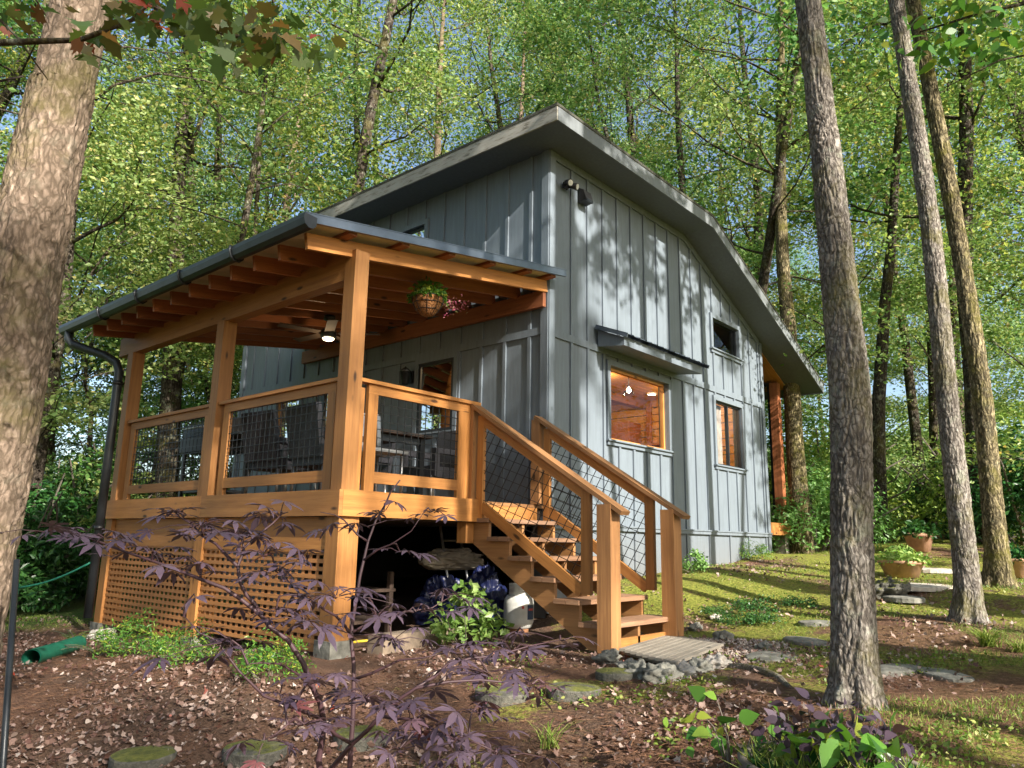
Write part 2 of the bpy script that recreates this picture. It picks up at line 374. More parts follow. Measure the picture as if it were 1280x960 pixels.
def ground_material():
    m, nt, b = mat('forest_floor'); v = coords(nt)
    sep = nt.nodes.new('ShaderNodeSeparateXYZ'); nt.links.new(v, sep.inputs[0])
    n1 = nz(nt, v, 34, 8, .7); n2 = nz(nt, v, 1.3, 5, .6); n3 = nz(nt, v, 90, 3); n4 = nz(nt, mapped(nt, v, (1, 1, 1)), 1.15, 9, .72)
    soil = ramp(nt, n1, [(.3, (.05, .032, .022)), (.5, (.13, .08, .055)), (.62, (.22, .14, .10)), (.75, (.34, .24, .19))])
    straw = ramp(nt, nz(nt, mapped(nt, v, (120, 22, 10)), 1, 4, .6), [(.3, (.08, .042, .026)), (.55, (.21, .11, .068)), (.8, (.34, .20, .13))])
    soil = mix(nt, ramp(nt, n2, [(.42, (0, 0, 0)), (.56, (.8, .8, .8))]), soil, straw)
    moss = ramp(nt, n1, [(.3, (.05, .06, .015)), (.44, (.16, .18, .03)), (.58, (.31, .32, .055)), (.73, (.36, .25, .12))])
    lawn = ramp(nt, n1, [(.3, (.03, .08, .015)), (.6, (.10, .19, .03)), (.8, (.18, .26, .06))])
    # mossy side: towards the right-hand yard (x - y large), plus patches
    ma = nt.nodes.new('ShaderNodeMath'); ma.operation = 'MULTIPLY_ADD'; nt.links.new(sep.outputs['Y'], ma.inputs[0]); ma.inputs[1].default_value = -.85; nt.links.new(sep.outputs['X'], ma.inputs[2])
    mr = nt.nodes.new('ShaderNodeMapRange'); nt.links.new(ma.outputs[0], mr.inputs[0]); mr.inputs[1].default_value = -2.2; mr.inputs[2].default_value = 2.5; mr.inputs[3].default_value = -.16; mr.inputs[4].default_value = .05
    ad = nt.nodes.new('ShaderNodeMath'); ad.operation = 'ADD'; nt.links.new(n4, ad.inputs[0]); nt.links.new(mr.outputs[0], ad.inputs[1])
    ad2 = nt.nodes.new('ShaderNodeMath'); ad2.operation = 'MULTIPLY_ADD'; nt.links.new(n1, ad2.inputs[0]); ad2.inputs[1].default_value = .25; nt.links.new(ad.outputs[0], ad2.inputs[2])
    c = mix(nt, ramp(nt, ad2.outputs[0], [(.585, (0, 0, 0)), (.665, (1, 1, 1))]), soil, moss)
    # pine-straw path between the right-hand trunks
    dd = None
    for px_, py_, rr_ in ((1175, 800, 1.0), (1235, 850, .9), (1120, 770, .8), (1145, 745, .9), (1010, 870, .8), (920, 880, .7)):
        g_ = at(px_, py_, 'z', .2); vd = nt.nodes.new('ShaderNodeVectorMath'); vd.operation = 'DISTANCE'; nt.links.new(v, vd.inputs[0]); vd.inputs[1].default_value = (g_.x, g_.y, .2)
        dv = nt.nodes.new('ShaderNodeMath'); dv.operation = 'DIVIDE'; nt.links.new(vd.outputs['Value'], dv.inputs[0]); dv.inputs[1].default_value = rr_
        if dd is None: dd = dv.outputs[0]
        else:
            mn = nt.nodes.new('ShaderNodeMath'); mn.operation = 'MINIMUM'; nt.links.new(dd, mn.inputs[0]); nt.links.new(dv.outputs[0], mn.inputs[1]); dd = mn.outputs[0]
    sm = nt.nodes.new('ShaderNodeMath'); sm.operation = 'MULTIPLY_ADD'; nt.links.new(n2, sm.inputs[0]); sm.inputs[1].default_value = 1.6; nt.links.new(dd, sm.inputs[2])
    c = mix(nt, ramp(nt, sm.outputs[0], [(.0, (.9, .9, .9)), (1, (0, 0, 0))]) if False else ramp(nt, nd_scale(nt, sm.outputs[0], .4), [(.62, (.92, .92, .92)), (.74, (0, 0, 0))]), c, straw)
    # lawn far left
    mr2 = nt.nodes.new('ShaderNodeMapRange'); nt.links.new(sep.outputs['Y'], mr2.inputs[0]); mr2.inputs[1].default_value = 4.6; mr2.inputs[2].default_value = 5.6
    c = mix(nt, mr2.outputs[0], c, mix(nt, ramp(nt, n2, [(.35, (0, 0, 0)), (.7, (.5, .5, .5))]), lawn, soil))
    nt.links.new(c, b.inputs['Base Color']); b.inputs['Roughness'].default_value = .95; b.inputs['Specular IOR Level'].default_value = .2
    bump(nt, b, n1, .05); return m
M['ground'] = ground_material()
tag(ground_mesh(), kind='structure')

# ------------------------------------------------------------------ house
ROOFZ = 5.67; KX = 3.35; KS = .42          # soffit height, knee of the roof, slope beyond it
def topz(x): return ROOFZ - max(0, x - KX) * KS
house = empty('cottage', (0, 0, .6), 'blue-grey board and batten cottage with flat topped roof sloping down at the right', 'house')
def sheet(name, axis, const, thick, ulist, zlist, holes, top, material, parent, zlow=None):
    # wall sheets (outer face at const, inner at const+thick) with rectangular holes and reveals
    mb = MB()
    def P(u, z, c): return (u, c, z) if axis == 'y' else (c, u, z)
    us = sorted(set(ulist + [h[0] for h in holes] + [h[1] for h in holes])); zs = sorted(set(zlist + [h[2] for h in holes] + [h[3] for h in holes]))
    for a, b in zip(us, us[1:]):
        for c0, c1 in zip(zs, zs[1:]):
            um = (a + b) / 2; zm = (c0 + c1) / 2
            if any(h[0] < um < h[1] and h[2] < zm < h[3] for h in holes): continue
            ta, tb = min(c1, top(a)), min(c1, top(b))
            if c1 == zs[-1]: ta, tb = max(c0, top(a)), max(c0, top(b))
            if ta <= c0 and tb <= c0: continue
            for c in (const, const + thick):
                mb.quad([P(a, c0, c), P(b, c0, c), P(b, tb, c), P(a, ta, c)])
    for h in holes:
        u0, u1, z0, z1 = h[:4]
        for (p, q) in (((u0, z0), (u1, z0)), ((u1, z0), (u1, z1)), ((u1, z1), (u0, z1)), ((u0, z1), (u0, z0))):
            mb.quad([P(*p, const), P(*q, const), P(*q, const + thick), P(*p, const + thick)])
    return mb
WIN = (1.26, 2.74, 2.23, 3.19)
W2 = (4.22, 5.18, 2.17, 3.19)
W3 = (4.22, 5.18, 4.03, 4.54)
gw = sheet('w', 'y', 0, .14, [0.0, KX, 6.1], [.2, 1.14, 3.36, 6], [WIN, W2, W3], topz, None, None)
def battens(mb, axis, xs, z0, topf, skip, step=.022, w=.045):
    for x in xs:
        z = z0; top = topf(x) - .004
        segs = [(z0, top)]
        for (a, b, c, d) in skip:
            if a - .07 < x < b + .07:
                ns = []
                for p, q in segs:
                    if q <= c - .07 or p >= d + .07: ns.append((p, q)); continue
                    if p < c - .07: ns.append((p, c - .07))
                    if q > d + .07: ns.append((d + .07, q))
                segs = ns
        for p, q in segs:
            if q - p < .05: continue
            if axis == 'y': mb.box(x - w / 2, x + w / 2, -step, .004, p, q)
            else: mb.box(-step, .004, x - w / 2, x + w / 2, p, q)
def bands(mb, axis, segs, w=.09, step=.024):
    for u0, u1, z in segs:
        if axis == 'y': mb.box(u0, u1, -step, .004, z - w / 2, z + w / 2)
        else: mb.box(-step, .004, u0, u1, z - w / 2, z + w / 2)
gbx = [.10 + .345 * i for i in range(1, 18)]
battens(gw, 'y', gbx, 1.14, topz, [WIN, W2, W3])
battens(gw, 'y', [.10 + .345 * i for i in (3, 5, 7, 9, 11, 13, 15, 17)], .3, lambda x: 1.14, [])
bands(gw, 'y', [(0.07, 6.03, 3.36)])
gw.box(-.03, 6.13, -.045, .004, 1.10, 1.145); gw.box(-.03, 6.13, -.06, .004, 1.145, 1.165)
gw.box(-.02, .09, -.035, .005, .2, ROOFZ - .004); gw.box(6.02, 6.12, -.035, .005, .3, topz(6.12) - .004)
gwo = gw.build('gable_wall', M['siding'], house)
PW = (1.52, 2.20, 2.32, 3.27); TW = (2.2, 2.68, 4.98, 5.30); GD = (3.55, 4.45, 1.37, 3.30); GW = (5.0, 5.65, 1.95, 3.15)
lw = sheet('w', 'x', 0, .14, [0.0, 6.85], [-.1, 1.3, 3.38, ROOFZ], [PW, TW, GD, GW, (.2, 4.6, -.1, 1.12)], lambda y: ROOFZ, None, None)
battens(lw, 'x', [.27 + .391 * i for i in range(0, 17)], 1.13, lambda x: ROOFZ, [PW, TW, GD, GW])
bands(lw, 'x', [(0.085, 6.78, 3.38)])
lw.box(-.035, -.002, -.02, .085, .3, ROOFZ - .004); lw.box(-.035, -.002, 6.75, 6.86, -.1, ROOFZ - .004)
# window apron under the porch-side openings
lw.build('side_wall', M['siding'], house)
bk = sheet('w', 'y', 6.85, -.14, [0, KX, 6.1], [-.1, 6], [], topz, None, None)
bk.build('rear_wall', M['siding'], house)
ew = MB(); ew.box(5.96, 6.1, .14, 6.7, .3, topz(6.1) - .01); ew.build('end_wall', M['siding'], house)
# roof: flat slab, then the slope; one mesh, mossy shingles on top
rf = MB(); T = .15
X0, X1, Y0, Y1 = -.5, 7.75, -.5, 7.35
prof = [(X0, ROOFZ), (KX, ROOFZ), (X1, topz(X1))]
under = [(x, z) for x, z in prof]; over = [(x, z + T) for x, z in prof]
poly = under + over[::-1]
rf.prism([(x, Y0, z) for x, z in poly], (0, Y1 - Y0, 0))
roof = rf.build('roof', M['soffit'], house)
sh = MB(); over2 = [(X0 - .03, ROOFZ + T + .002), (KX, ROOFZ + T + .002), (X1 + .04, topz(X1) + T - .01)]
sh.prism([(x, Y0 - .03, z) for x, z in over2] + [(x, Y0 - .03, z + .035) for x, z in over2[::-1]], (0, Y1 - Y0 + .06, 0))
shm = sh.build('shingles', M['shingle'], roof)
fa = MB()
fa.beam((X0 - .012, Y0 - .02, ROOFZ + .07), (X0 - .012, Y1, ROOFZ + .07), .022, .185)
fb = MB()
fb.prism([(x, Y0 - .022, z - .02) for x, z in under] + [(x, Y0 - .022, z + .165) for x, z in under[::-1]], (0, .02, 0))
fa.build('fascia', M['fascia'], roof); fb.build('fascia', M['trimgrey'], roof)
fc = MB(); fc.beam((X1 + .014, Y0 - .02, topz(X1) + .07), (X1 + .014, Y1, topz(X1) + .07), .022, .19); fc.build('fascia', M['trimgrey'], roof)
# frieze board where wall meets soffit
fz = MB(); fz.prism([(.09, -.03, topz(.09) - .10), (KX, -.03, ROOFZ - .10), (6.02, -.03, topz(6.02) - .10), (6.02, -.03, topz(6.02) - .003), (KX, -.03, ROOFZ - .003), (.09, -.03, ROOFZ - .003)], (0, .027, 0))
fz.build('frieze_board', M['siding'], house)

def window(name, axis, h, framemat, casemat, mull=(), inset=.04, fw=.04, case=.07, label=None, casing=True):
    u0, u1, z0, z1 = h
    def bx(mb, a, b, c, d, p, q):
        if axis == 'y': mb.box(a, b, p, q, c, d)
        else: mb.box(p, q, a, b, c, d)
    f = MB()
    for a, b, c, d in ((u0, u0 + fw, z0, z1), (u1 - fw, u1, z0, z1), (u0 + fw, u1 - fw, z0, z0 + fw), (u0 + fw, u1 - fw, z1 - fw, z1)) + tuple((m - fw / 2, m + fw / 2, z0 + fw, z1 - fw) for m in mull):
        bx(f, a + .001, b - .001, c + .001, d - .001, inset - .025, inset + .03)
    w = f.build('window', framemat, house, .003)
    if label: w['label'] = label
    g = MB()
    if axis == 'y': g.quad([(u0 + .01, inset, z0 + .01), (u1 - .01, inset, z0 + .01), (u1 - .01, inset, z1 - .01), (u0 + .01, inset, z1 - .01)])
    else: g.quad([(inset, u0 + .01, z0 + .01), (inset, u1 - .01, z0 + .01), (inset, u1 - .01, z1 - .01), (inset, u0 + .01, z1 - .01)])
    g.build('pane', M['glass'], w)
    if casing:
        c = MB()
        for a, b, cc, d in ((u0 - case, u0, z0 - case, z1 + case), (u1, u1 + case, z0 - case, z1 + case), (u0, u1, z0 - case, z0), (u0, u1, z1, z1 + case)):
            bx(c, a, b, cc, d, -.034, .003)
        bx(c, u0 - case - .02, u1 + case + .02, z0 - .022, z0 + .0, -.062, .001)
        c.build('casing', casemat, w)
    return w
window('win', 'y', WIN, M['pine'], M['siding'], label='large picture window with a warm lit pine interior', inset=.07, fw=.035)
window('win', 'y', W2, M['metal_dark'], M['siding'], mull=(4.73,), label='two-pane sliding window with dark frame', fw=.03)
window('win', 'y', W3, M['metal_dark'], M['siding'], label='small upper window with dark frame', fw=.03)
window('win', 'x', PW, M['black'], M['siding'], label='porch window with black frame glowing orange', fw=.045, inset=.0)
window('win', 'x', TW, M['metal_dark'], M['siding'], label='small window peeping over the porch roof', fw=.03)
window('win', 'x', GW, M['pine'], M['siding'], label='wood framed window at the far end of the porch', fw=.05)
# glazed porch door
dr = MB(); y0, y1, z0, z1 = GD
for a, b, c, d in ((y0, y0 + .1, z0, z1), (y1 - .1, y1, z0, z1), (y0 + .1, y1 - .1, z0, z0 + .2), (y0 + .1, y1 - .1, z1 - .1, z1)):
    dr.box(.0, .05, a + .001, b - .001, c + .001, d - .001)
door = dr.build('door', M['metal_dark'], house, .003)
g = MB(); g.quad([(.025, y0, z0), (.025, y1, z0), (.025, y1, z1), (.025, y0, z1)]); g.build('pane', M['glass'], door)
h = MB(); h.tube([(-.05, y0 + .06, 2.3), (-.05, y0 + .06, 2.55)], .012); h.tube([(-.05, y0 + .06, 2.32), (0, y0 + .06, 2.32)], .008); h.tube([(-.05, y0 + .06, 2.53), (0, y0 + .06, 2.53)], .008)
h.build('handle', M['steel'], door)
# interior shell: pine ceiling, walls, floor
it = MB()
for i in range(46):
    y = .16 + i * .145
    it.box(.15, 5.94, y, y + .139, 3.66, 3.68)
it.build('interior_ceiling', M['pine'], house)
it = MB()
for i in range(16):
    z = 1.4 + i * .142; o_ = .006 * (i % 2)
    it.box(.20, 5.94, 4.30 + o_, 4.32 + o_, z, z + .130); it.box(5.90 + o_, 5.92 + o_, .16, 4.3, z, z + .130)
it.build('interior_wall', M['pine'], house)
it = MB(); it.box(.15, 5.94, .16, 6.68, 1.28, 1.36); it.build('interior_floor', M['pine'], house)
it = MB()
for x in (2.0, 4.0): it.box(x, x + .15, 2.2, 2.35, 1.36, 3.55)
it.box(.2, 5.9, 2.2, 2.36, 3.5, 3.655)
it.build('interior_beam', M['cedar_red'], house, .004)
it = MB(); it.box(5.45, 5.88, 2.35, 2.95, 1.36, 3.22); it.box(5.6, 5.88, 1.3, 2.3, 2.75, 2.79); it.box(5.84, 5.885, 2.1, 2.2, 1.36, 3.64); it.box(2.6, 3.6, 4.2, 4.28, 1.36, 3.3); it.box(2.9, 5.3, 3.2, 3.9, 1.36, 2.3); it.box(1.0, 1.9, 3.9, 4.25, 1.36, 3.0); it.build('cupboard', M['cedar_red'], house, .004)
it = MB()
for i in range(20):
    z = 1.4 + i * .115; it.box(1.10, 1.12, 1.2, 4.28, z, z + .111)
it.build('interior_wall', M['pine'], house)
# upper room, dark behind the small upper window
it = MB(); it.box(.15, 5.94, 1.2, 1.23, 3.7, 5.6); it.build('loft_wall', M['cedar_red'], house)
# curtain in the left pane of the sliding window
cu = MB(); pts = []
for i in range(60):
    x = 4.26 + i * .0078; pts.append((x, .125 + .015 * math.sin(i * .9), 0))
for a, b in zip(pts, pts[1:]): cu.quad([(a[0], a[1], 2.2), (b[0], b[1], 2.2), (b[0], b[1], 3.17), (a[0], a[1], 3.17)], smooth=True)
cu.build('curtain', plain('curtain_cloth', (.42, .36, .33), .9), house)

# lamps inside
def point(loc, e, col=(1, .74, .42), r=.05):
    l = bpy.data.lights.new('lamp_light', 'POINT'); o = bpy.data.objects.new('lamp_light', l); COL.objects.link(o)
    l.energy = e; l.color = col; l.shadow_soft_size = r; o.location = loc; return o
for x, y in ((1.2, 1.2), (3.4, 1.6), (3.4, 3.4), (5.0, 1.0)): point((x, y, 3.45), 15)
point((.55, 2.0, 3.3), 9)
L1, L2 = Vector((5.2, 2.4, 0)), Vector((5.3, 1.75, 0))
for k, (x, y, what) in enumerate(((L1.x, L1.y, 'left of the pendant in the picture window'), (L2.x, L2.y, 'right of the pendant in the picture window'), (4.6, 3.3, 'deepest in the lit room'))):
    d = empty('ceiling_light', (x, y, 3.66), 'recessed ceiling light ' + what, 'ceiling light', 'recessed ceiling lights in the lit room')
    b = MB(); b.lathe((x, y, 3.64), [(.10, .018), (.10, 0), (.075, 0)], 20); b.build('trim_ring', M['white_metal'], d)
    b = MB(); b.lathe((x, y, 3.645), [(.074, 0), (.0, .0)], 20); b.build('lens', M['bulb'], d)
p = at(786, 488, 'y', 1.1)
pn = empty('pendant_lamp', (p.x, p.y, 3.66), 'glass pendant lamp hanging behind the picture window', 'pendant lamp')
b = MB(); b.lathe((p.x, p.y, 3.62), [(0, .035), (.06, .035), (.06, 0), (0, 0)], 16); b.build('canopy', M['black'], pn)
b = MB(); b.tube([(p.x, p.y, 3.62), (p.x, p.y, p.z + .1)], .006, 5); b.build('cord', M['black'], pn)
b = MB(); b.lathe((p.x, p.y, p.z - .08), [(.09, 0), (.08, .05), (.04, .13), (.02, .18)], 16); b.build('shade', M['glass'], pn)
b = MB(); b.lathe((p.x, p.y, p.z - .05), [(0, 0), (.035, .03), (.035, .06), (.015, .10), (0, .11)], 12); b.build('bulb', M['bulb'], pn)

# awning over the picture window
aw = empty('window_awning', (1.65, 0, 3.3), 'small grey awning with ribbed metal roof over the big picture window', 'awning')
b = MB()
b.box(.98, 3.02, -.42, -.40, 3.335, 3.445)
b.prism([(.98, -.40, 3.335), (.98, -.03, 3.38), (.98, -.03, 3.60), (.98, -.40, 3.445)], (.022, 0, 0))
b.prism([(2.998, -.40, 3.335), (2.998, -.03, 3.38), (2.998, -.03, 3.60), (2.998, -.40, 3.445)], (.022, 0, 0))
b.build('awning_fascia', M['siding'], aw)
b = MB(); b.beam((2.0, -.40, 3.345), (2.0, -.03, 3.39), 1.99, .012); b.build('awning_soffit', M['siding'], aw)
b = MB(); prev = None; NX = 150
ys = [(-.50, 3.45), (-.03, 3.64)]
for i in range(NX + 1):
    x = .92 + i * (2.16 / NX); ph = (i % 10); rz = .016 if ph in (0, 1) else (.0)
    cur = [(x, y, z + rz) for y, z in ys]
    if prev: b.quad([prev[0], cur[0], cur[1], prev[1]])
    prev = cur
b.build('metal_roof', M['metal_blue'], aw)
for x in (.93, 3.07): b = MB(); b.beam((x, -.50, 3.435), (x, -.03, 3.625), .016, .045); b.build('end_trim', M['metal_blue'], aw)

# security light and vent on the gable wall
q = at(708, 232, 'y', -.05)
s_ = empty('security_light', (q.x, 0, q.z), 'small twin-head security light high on the gable wall beside the corner', 'outdoor light')
b = MB(); b.box(q.x - .04, q.x + .04, -.055, -.024, q.z - .04, q.z + .04); b.build('base_plate', M['black'], s_)
for dx in (-.05, .06):
    b = MB(); b.tube([(q.x + dx * .5, -.05, q.z), (q.x + dx, -.09, q.z + .01), (q.x + dx * 1.3, -.16, q.z - .02)], [.02, .035, .045], 12); hd = b.build('lamp_head', M['black'], s_)
    b = MB(); b.tube([(q.x + dx * 1.3, -.16, q.z - .02), (q.x + dx * 1.33, -.166, q.z - .022)], [.036, .036], 12); b.build('lens', M['white_metal'], hd)
q = at(730, 246, 'y', -.05)
v_ = empty('wall_vent', (q.x, 0, q.z), 'black hooded vent on the gable wall near the corner', 'vent')
b = MB(); b.prism([(q.x - .08, -.024, q.z - .1), (q.x - .08, -.14, q.z - .08), (q.x - .08, -.10, q.z + .06), (q.x - .08, -.024, q.z + .1)], (.16, 0, 0)); b.build('hood', M['black'], v_)
b = MB()
for i in range(3): b.box(q.x - .07, q.x + .07, -.145, -.12, q.z - .095 + i * .012, q.z - .088 + i * .012)
b.build('louvre', M['metal_dark'], v_)

# recessed porch at the right end
rp = empty('side_porch', (6.8, 2, 1.2), 'small recessed porch under the low right end of the roof', 'porch')
b = MB()
for i in range(48):
    y = .06 + i * .14
    b.beam((6.16, y + .068, topz(6.16) - .02), (7.5, y + .068, topz(7.5) - .02), .134, .016)
b.build('porch_ceiling', M['cedar'], rp)
for y in (.12, 3.4, 6.6):
    b = MB(); b.box(7.12, 7.27, y, y + .15, 1.35, topz(7.27) - .04); b.build('post', M['cedar_red'], rp, .005)
b = MB(); b.box(6.14, 7.32, .03, .07, 1.14, 1.35); b.box(7.28, 7.32, .07, 6.8, 1.14, 1.35); b.build('deck_fascia', M['cedar'], rp, .003)
b = MB()
for i in range(8): b.box(6.14 + i * .142, 6.275 + i * .142, .07, 6.8, 1.30, 1.345)
b.build('deck_floor', M['cedar_rail'], rp)
for x, y in ((6.3, .15), (7.2, .15), (7.2, 3.4), (7.2, 6.6)): b = MB(); b.box(x - .09, x + .09, y - .03, y + .15, .3, 1.14); b.build('pier', M['concrete'], rp)
b = MB(); b.box(7.16, 7.22, .28, 3.39, 1.4, 1.44); b.box(7.16, 7.22, .28, 3.39, topz(7.2) - .12, topz(7.2) - .05)
for y in (.28, 1.3, 2.35, 3.34): b.box(7.16, 7.22, y, y + .05, 1.44, topz(7.2) - .12)
sc_ = b.build('screen_frame', M['metal_dark'], rp)
b = MB(); b.quad([(7.19, .3, 1.42), (7.19, 3.36, 1.42), (7.19, 3.36, topz(7.2) - .1), (7.19, .3, topz(7.2) - .1)]); b.build('pane', M['glass'], sc_)

# ------------------------------------------------------------------ covered porch
PX = -2.76; DK = 1.35
porch = empty('covered_porch', (-1.4, 2.2, 0), 'raised cedar porch with rafters, wire railings and lattice skirt beside the cottage', 'porch')
def member(name, m, *boxes, parent=porch, bevel=.004):
    b = MB()
    for k in boxes:
        if len(k) == 6: b.box(*k)
        else: b.beam(*k)
    return b.build(name, m, parent, bevel)
PY = [0.0, 2.25, 4.52]
hw = .075
for i, y in enumerate(PY):
    top = 3.47 if i == 0 else 3.22
    member('post', M['cedar'], (PX - hw, PX + hw, y - hw, y + hw, DK, top))
    zb = gz(PX, y) - .02
    member('lower_post', M['cedar'], (PX - .085, PX + .085, y - .085, y + .085, zb + .10, DK - .215) if i else (PX - .085, PX + .085, y - .085, y + .085, zb + .15, DK - .215))
    member('side_board', M['cedar'], (PX + .087, PX + .125, y - .08, y + .08, zb + .5 if i == 0 else zb + .12, DK - .22), )
    fo = MB(); fo.lathe((PX, y, zb - .3), [(0, .5), (.12, .5), (.15, .46), (.17, 0)], 14) if False else fo.box(PX - .11, PX + .11, y - .11, y + .11, zb - .3, zb + (.15 if i == 0 else .10))
    fo.build('footing', M['stone'], porch, .03)
# beams
member('beam', M['cedar'], (PX - .06, PX + .06, hw + .001, 4.92, 3.22, 3.46))
def rz(x): return 3.975 + .15 * x                # rafter top
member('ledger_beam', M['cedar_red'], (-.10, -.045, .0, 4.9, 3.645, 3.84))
rafter_y = [.0 + .412 * i for i in range(12)]
for i, y in enumerate(rafter_y):
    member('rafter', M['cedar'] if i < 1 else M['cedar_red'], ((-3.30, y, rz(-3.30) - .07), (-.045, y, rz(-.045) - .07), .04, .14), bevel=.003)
    if i in (1, 2, 3): pass
for x in (-2.95, -2.35, -1.75, -1.15, -.55, -.12):   # purlins over the rafters
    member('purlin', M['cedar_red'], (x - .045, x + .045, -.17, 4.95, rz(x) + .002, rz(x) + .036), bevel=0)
# panel roof on the purlins: ribbed, cream below
b = MB(); nx = 56; prev = None
for i in range(nx + 1):
    y = -.20 + i * (5.2 / nx); up = .015 if i % 4 == 0 else 0
    cur = [(-3.40, y, rz(-3.40) + .040 + up), (-.03, y, rz(-.03) + .040 + up)]
    if prev: b.quad([prev[0], cur[0], cur[1], prev[1]])
    prev = cur
pr = b.build('porch_roof', M['translucent_panel'], porch)
b = MB(); prev = None
for i in range(nx + 1):
    y = -.20 + i * (5.2 / nx); up = .015 if i % 4 == 0 else 0
    cur = [(-3.40, y, rz(-3.40) + .048 + up), (-.03, y, rz(-.03) + .048 + up)]
    if prev: b.quad([prev[0], cur[0], cur[1], prev[1]])
    prev = cur
b.build('metal_sheet', M['metal_blue'], pr)
b = MB(); b.beam((-3.47, -.215, rz(-3.47) + .055), (.05, -.215, rz(.05) + .055), .03, .075); b.beam((-3.47, -.19, rz(-3.47) + .096), (.05, -.19, rz(.05) + .096), .09, .008)
b.build('rake_trim', M['metal_blue'], porch)
# gutter: open half-round profile along y, brackets, then the downspout
b = MB(); prof = [(-.065, .06), (-.07, .02), (-.055, -.03), (-.02, -.055), (.02, -.055), (.05, -.03), (.055, .05)]
gx, gzz = -3.43, 3.47
for (a, c), (a2, c2) in zip(prof, prof[1:]):
    b.quad([(gx + a, -.26, gzz + c), (gx + a, 5.15, gzz + c), (gx + a2, 5.15, gzz + c2), (gx + a2, -.26, gzz + c2)], smooth=True)
for y in (-.26, 5.15): b.quad([(gx + a, y, gzz + c) for a, c in prof])
gut = b.build('gutter', M['metal_dark'], porch)
for y in (.9, 1.9, 2.9, 3.9):
    b = MB(); b.tube([(gx + a * 1.12, y, gzz + c * 1.12) for a, c in prof], .012, 6); b.build('bracket', M['metal_dark'], gut)
zg = gz(-3.0, 4.45)
b = MB(); b.tube([(gx, 4.95, gzz - .03), (gx, 4.95, gzz - .13), (gx + .04, 4.9, gzz - .2), (-3.13, 4.55, 3.13), (-3.03, 4.42, 3.04), (-3.0, 4.38, 2.92), (-3.0, 4.38, 2.2), (-3.0, 4.38, zg + .15)], .052, 14)
dso = b.build('downspout', M['metal_dark'], porch)
for z in (2.75, 1.0):
    b = MB(); b.tube([(-3.0, 4.38, z), (-3.0, 4.38, z + .05)], .060, 14); b.build('strap', M['black'], dso)

# deck
b = MB()
for i in range(19):
    x = -2.72 + i * .143; b.box(x, x + .137, .01, 4.6, DK - .035, DK - .002)
b.build('deck_floor', M['cedar_rail'], porch)
member('fascia', M['cedar'], (-2.885, -2.847, -.125, 2.2, 1.135, 1.352))
member('fascia', M['cedar'], (-2.885, -2.847, 2.203, 4.66, 1.135, 1.352))
member('fascia', M['cedar'], (-2.845, -1.225, -.125, -.087, 1.135, 1.352))
member('rim_joist', M['cedar'], (-2.80, -2.765, .09, 4.42, .925, 1.13))
for a, c in ((.10, 2.155), (2.345, 4.42)):
    member('lattice_rail', M['cedar'], (-2.83, -2.79, a, c, .83, .955))
for i in range(11): member('joist', M['darkwood'], (-2.70, -.02, .06 + i * .44, .10 + i * .44, 1.12, 1.31), bevel=0)
member('lower_post', M['cedar'], (-1.33, -1.22, -.06, .06, .93, 1.13))
# lattice: square grid, uprights behind, rails in front
for a, c in ((.10, 2.155), (2.345, 4.42)):
    b = MB(); zt = .83; zb = max(gz(-2.8, a), gz(-2.8, c)) + .02
    n = int((c - a) / .098)
    for i in range(n + 1): y = a + .02 + i * (c - a - .04) / n; b.box(-2.812, -2.806, y - .020, y + .020, zb, zt)
    n = int((zt - zb) / .0635)
    for i in range(n + 1): z = zb + .02 + i * (zt - zb - .02) / n; b.box(-2.819, -2.813, a, c, z - .017, z + .017)
    b.build('lattice_panel', M['lattice'], porch)

# railings: post to post frames filled with welded wire
def rail_panel(P, u0, u1, v0, v1, name='railing', ext0=0, ext1=0):
    # P(u, off, z): u along the rail, off = outward offset
    def bx(mb, ua, ub, o0, o1, za, zb):
        a = P(ua, o0, za); c = P(ub, o1, zb)
        mb.box(min(a[0], c[0]), max(a[0], c[0]), min(a[1], c[1]), max(a[1], c[1]), za, zb)
    t = MB(); bx(t, u0, u1, -.02, .02, 2.215, 2.30)
    top = t.build(name, M['cedar'], porch, .003)
    t = MB(); bx(t, u0 - ext0, u1 + ext1, -.05, .05, 2.302, 2.335); t.build('cap_rail', M['cedar'], top, .003)
    t = MB(); bx(t, v0, v1, -.019, .019, 1.43, 1.53); t.build('bottom_rail', M['cedar'], top, .003)
    for a, c in ((u0, v0), (v1, u1)):
        t = MB(); bx(t, a, c, -.021, .021, 1.354, 2.214); t.build('upright', M['cedar'], top, .003)
    w = MB(); r = .0032
    n = round((v1 - v0) / .085)
    for i in range(n + 1):
        u = v0 + (v1 - v0) * i / n; w.beam(P(u, 0, 1.50), P(u, 0, 2.25), r * 2, r * 2)
    for i in range(10):
        z = 1.53 + i * .076; w.beam(P(v0 - .01, .006, z), P(v1 + .01, .006, z), r * 2, r * 2)
    w.build('wire_mesh', M['wire'], top)
PL = lambda u, o, z: (PX - o, u, z)
PF = lambda u, o, z: (u, -o, z)
rail_panel(PL, .16, 2.10, .28, 1.985, ext0=.08, ext1=.07)
rail_panel(PL, 2.40, 4.37, 2.50, 4.25, ext0=.07, ext1=.07)
rail_panel(PF, -2.56, -1.24, -2.455, -1.43, ext0=.12, ext1=.09)
member('rail_post', M['cedar'], (PX - .03, PX + .03, .085, .125, 1.354, 2.25), bevel=.003)
member('rail_post', M['cedar'], (PX + .10, PX + .14, -.04, .04, 1.354, 2.25), bevel=.003)

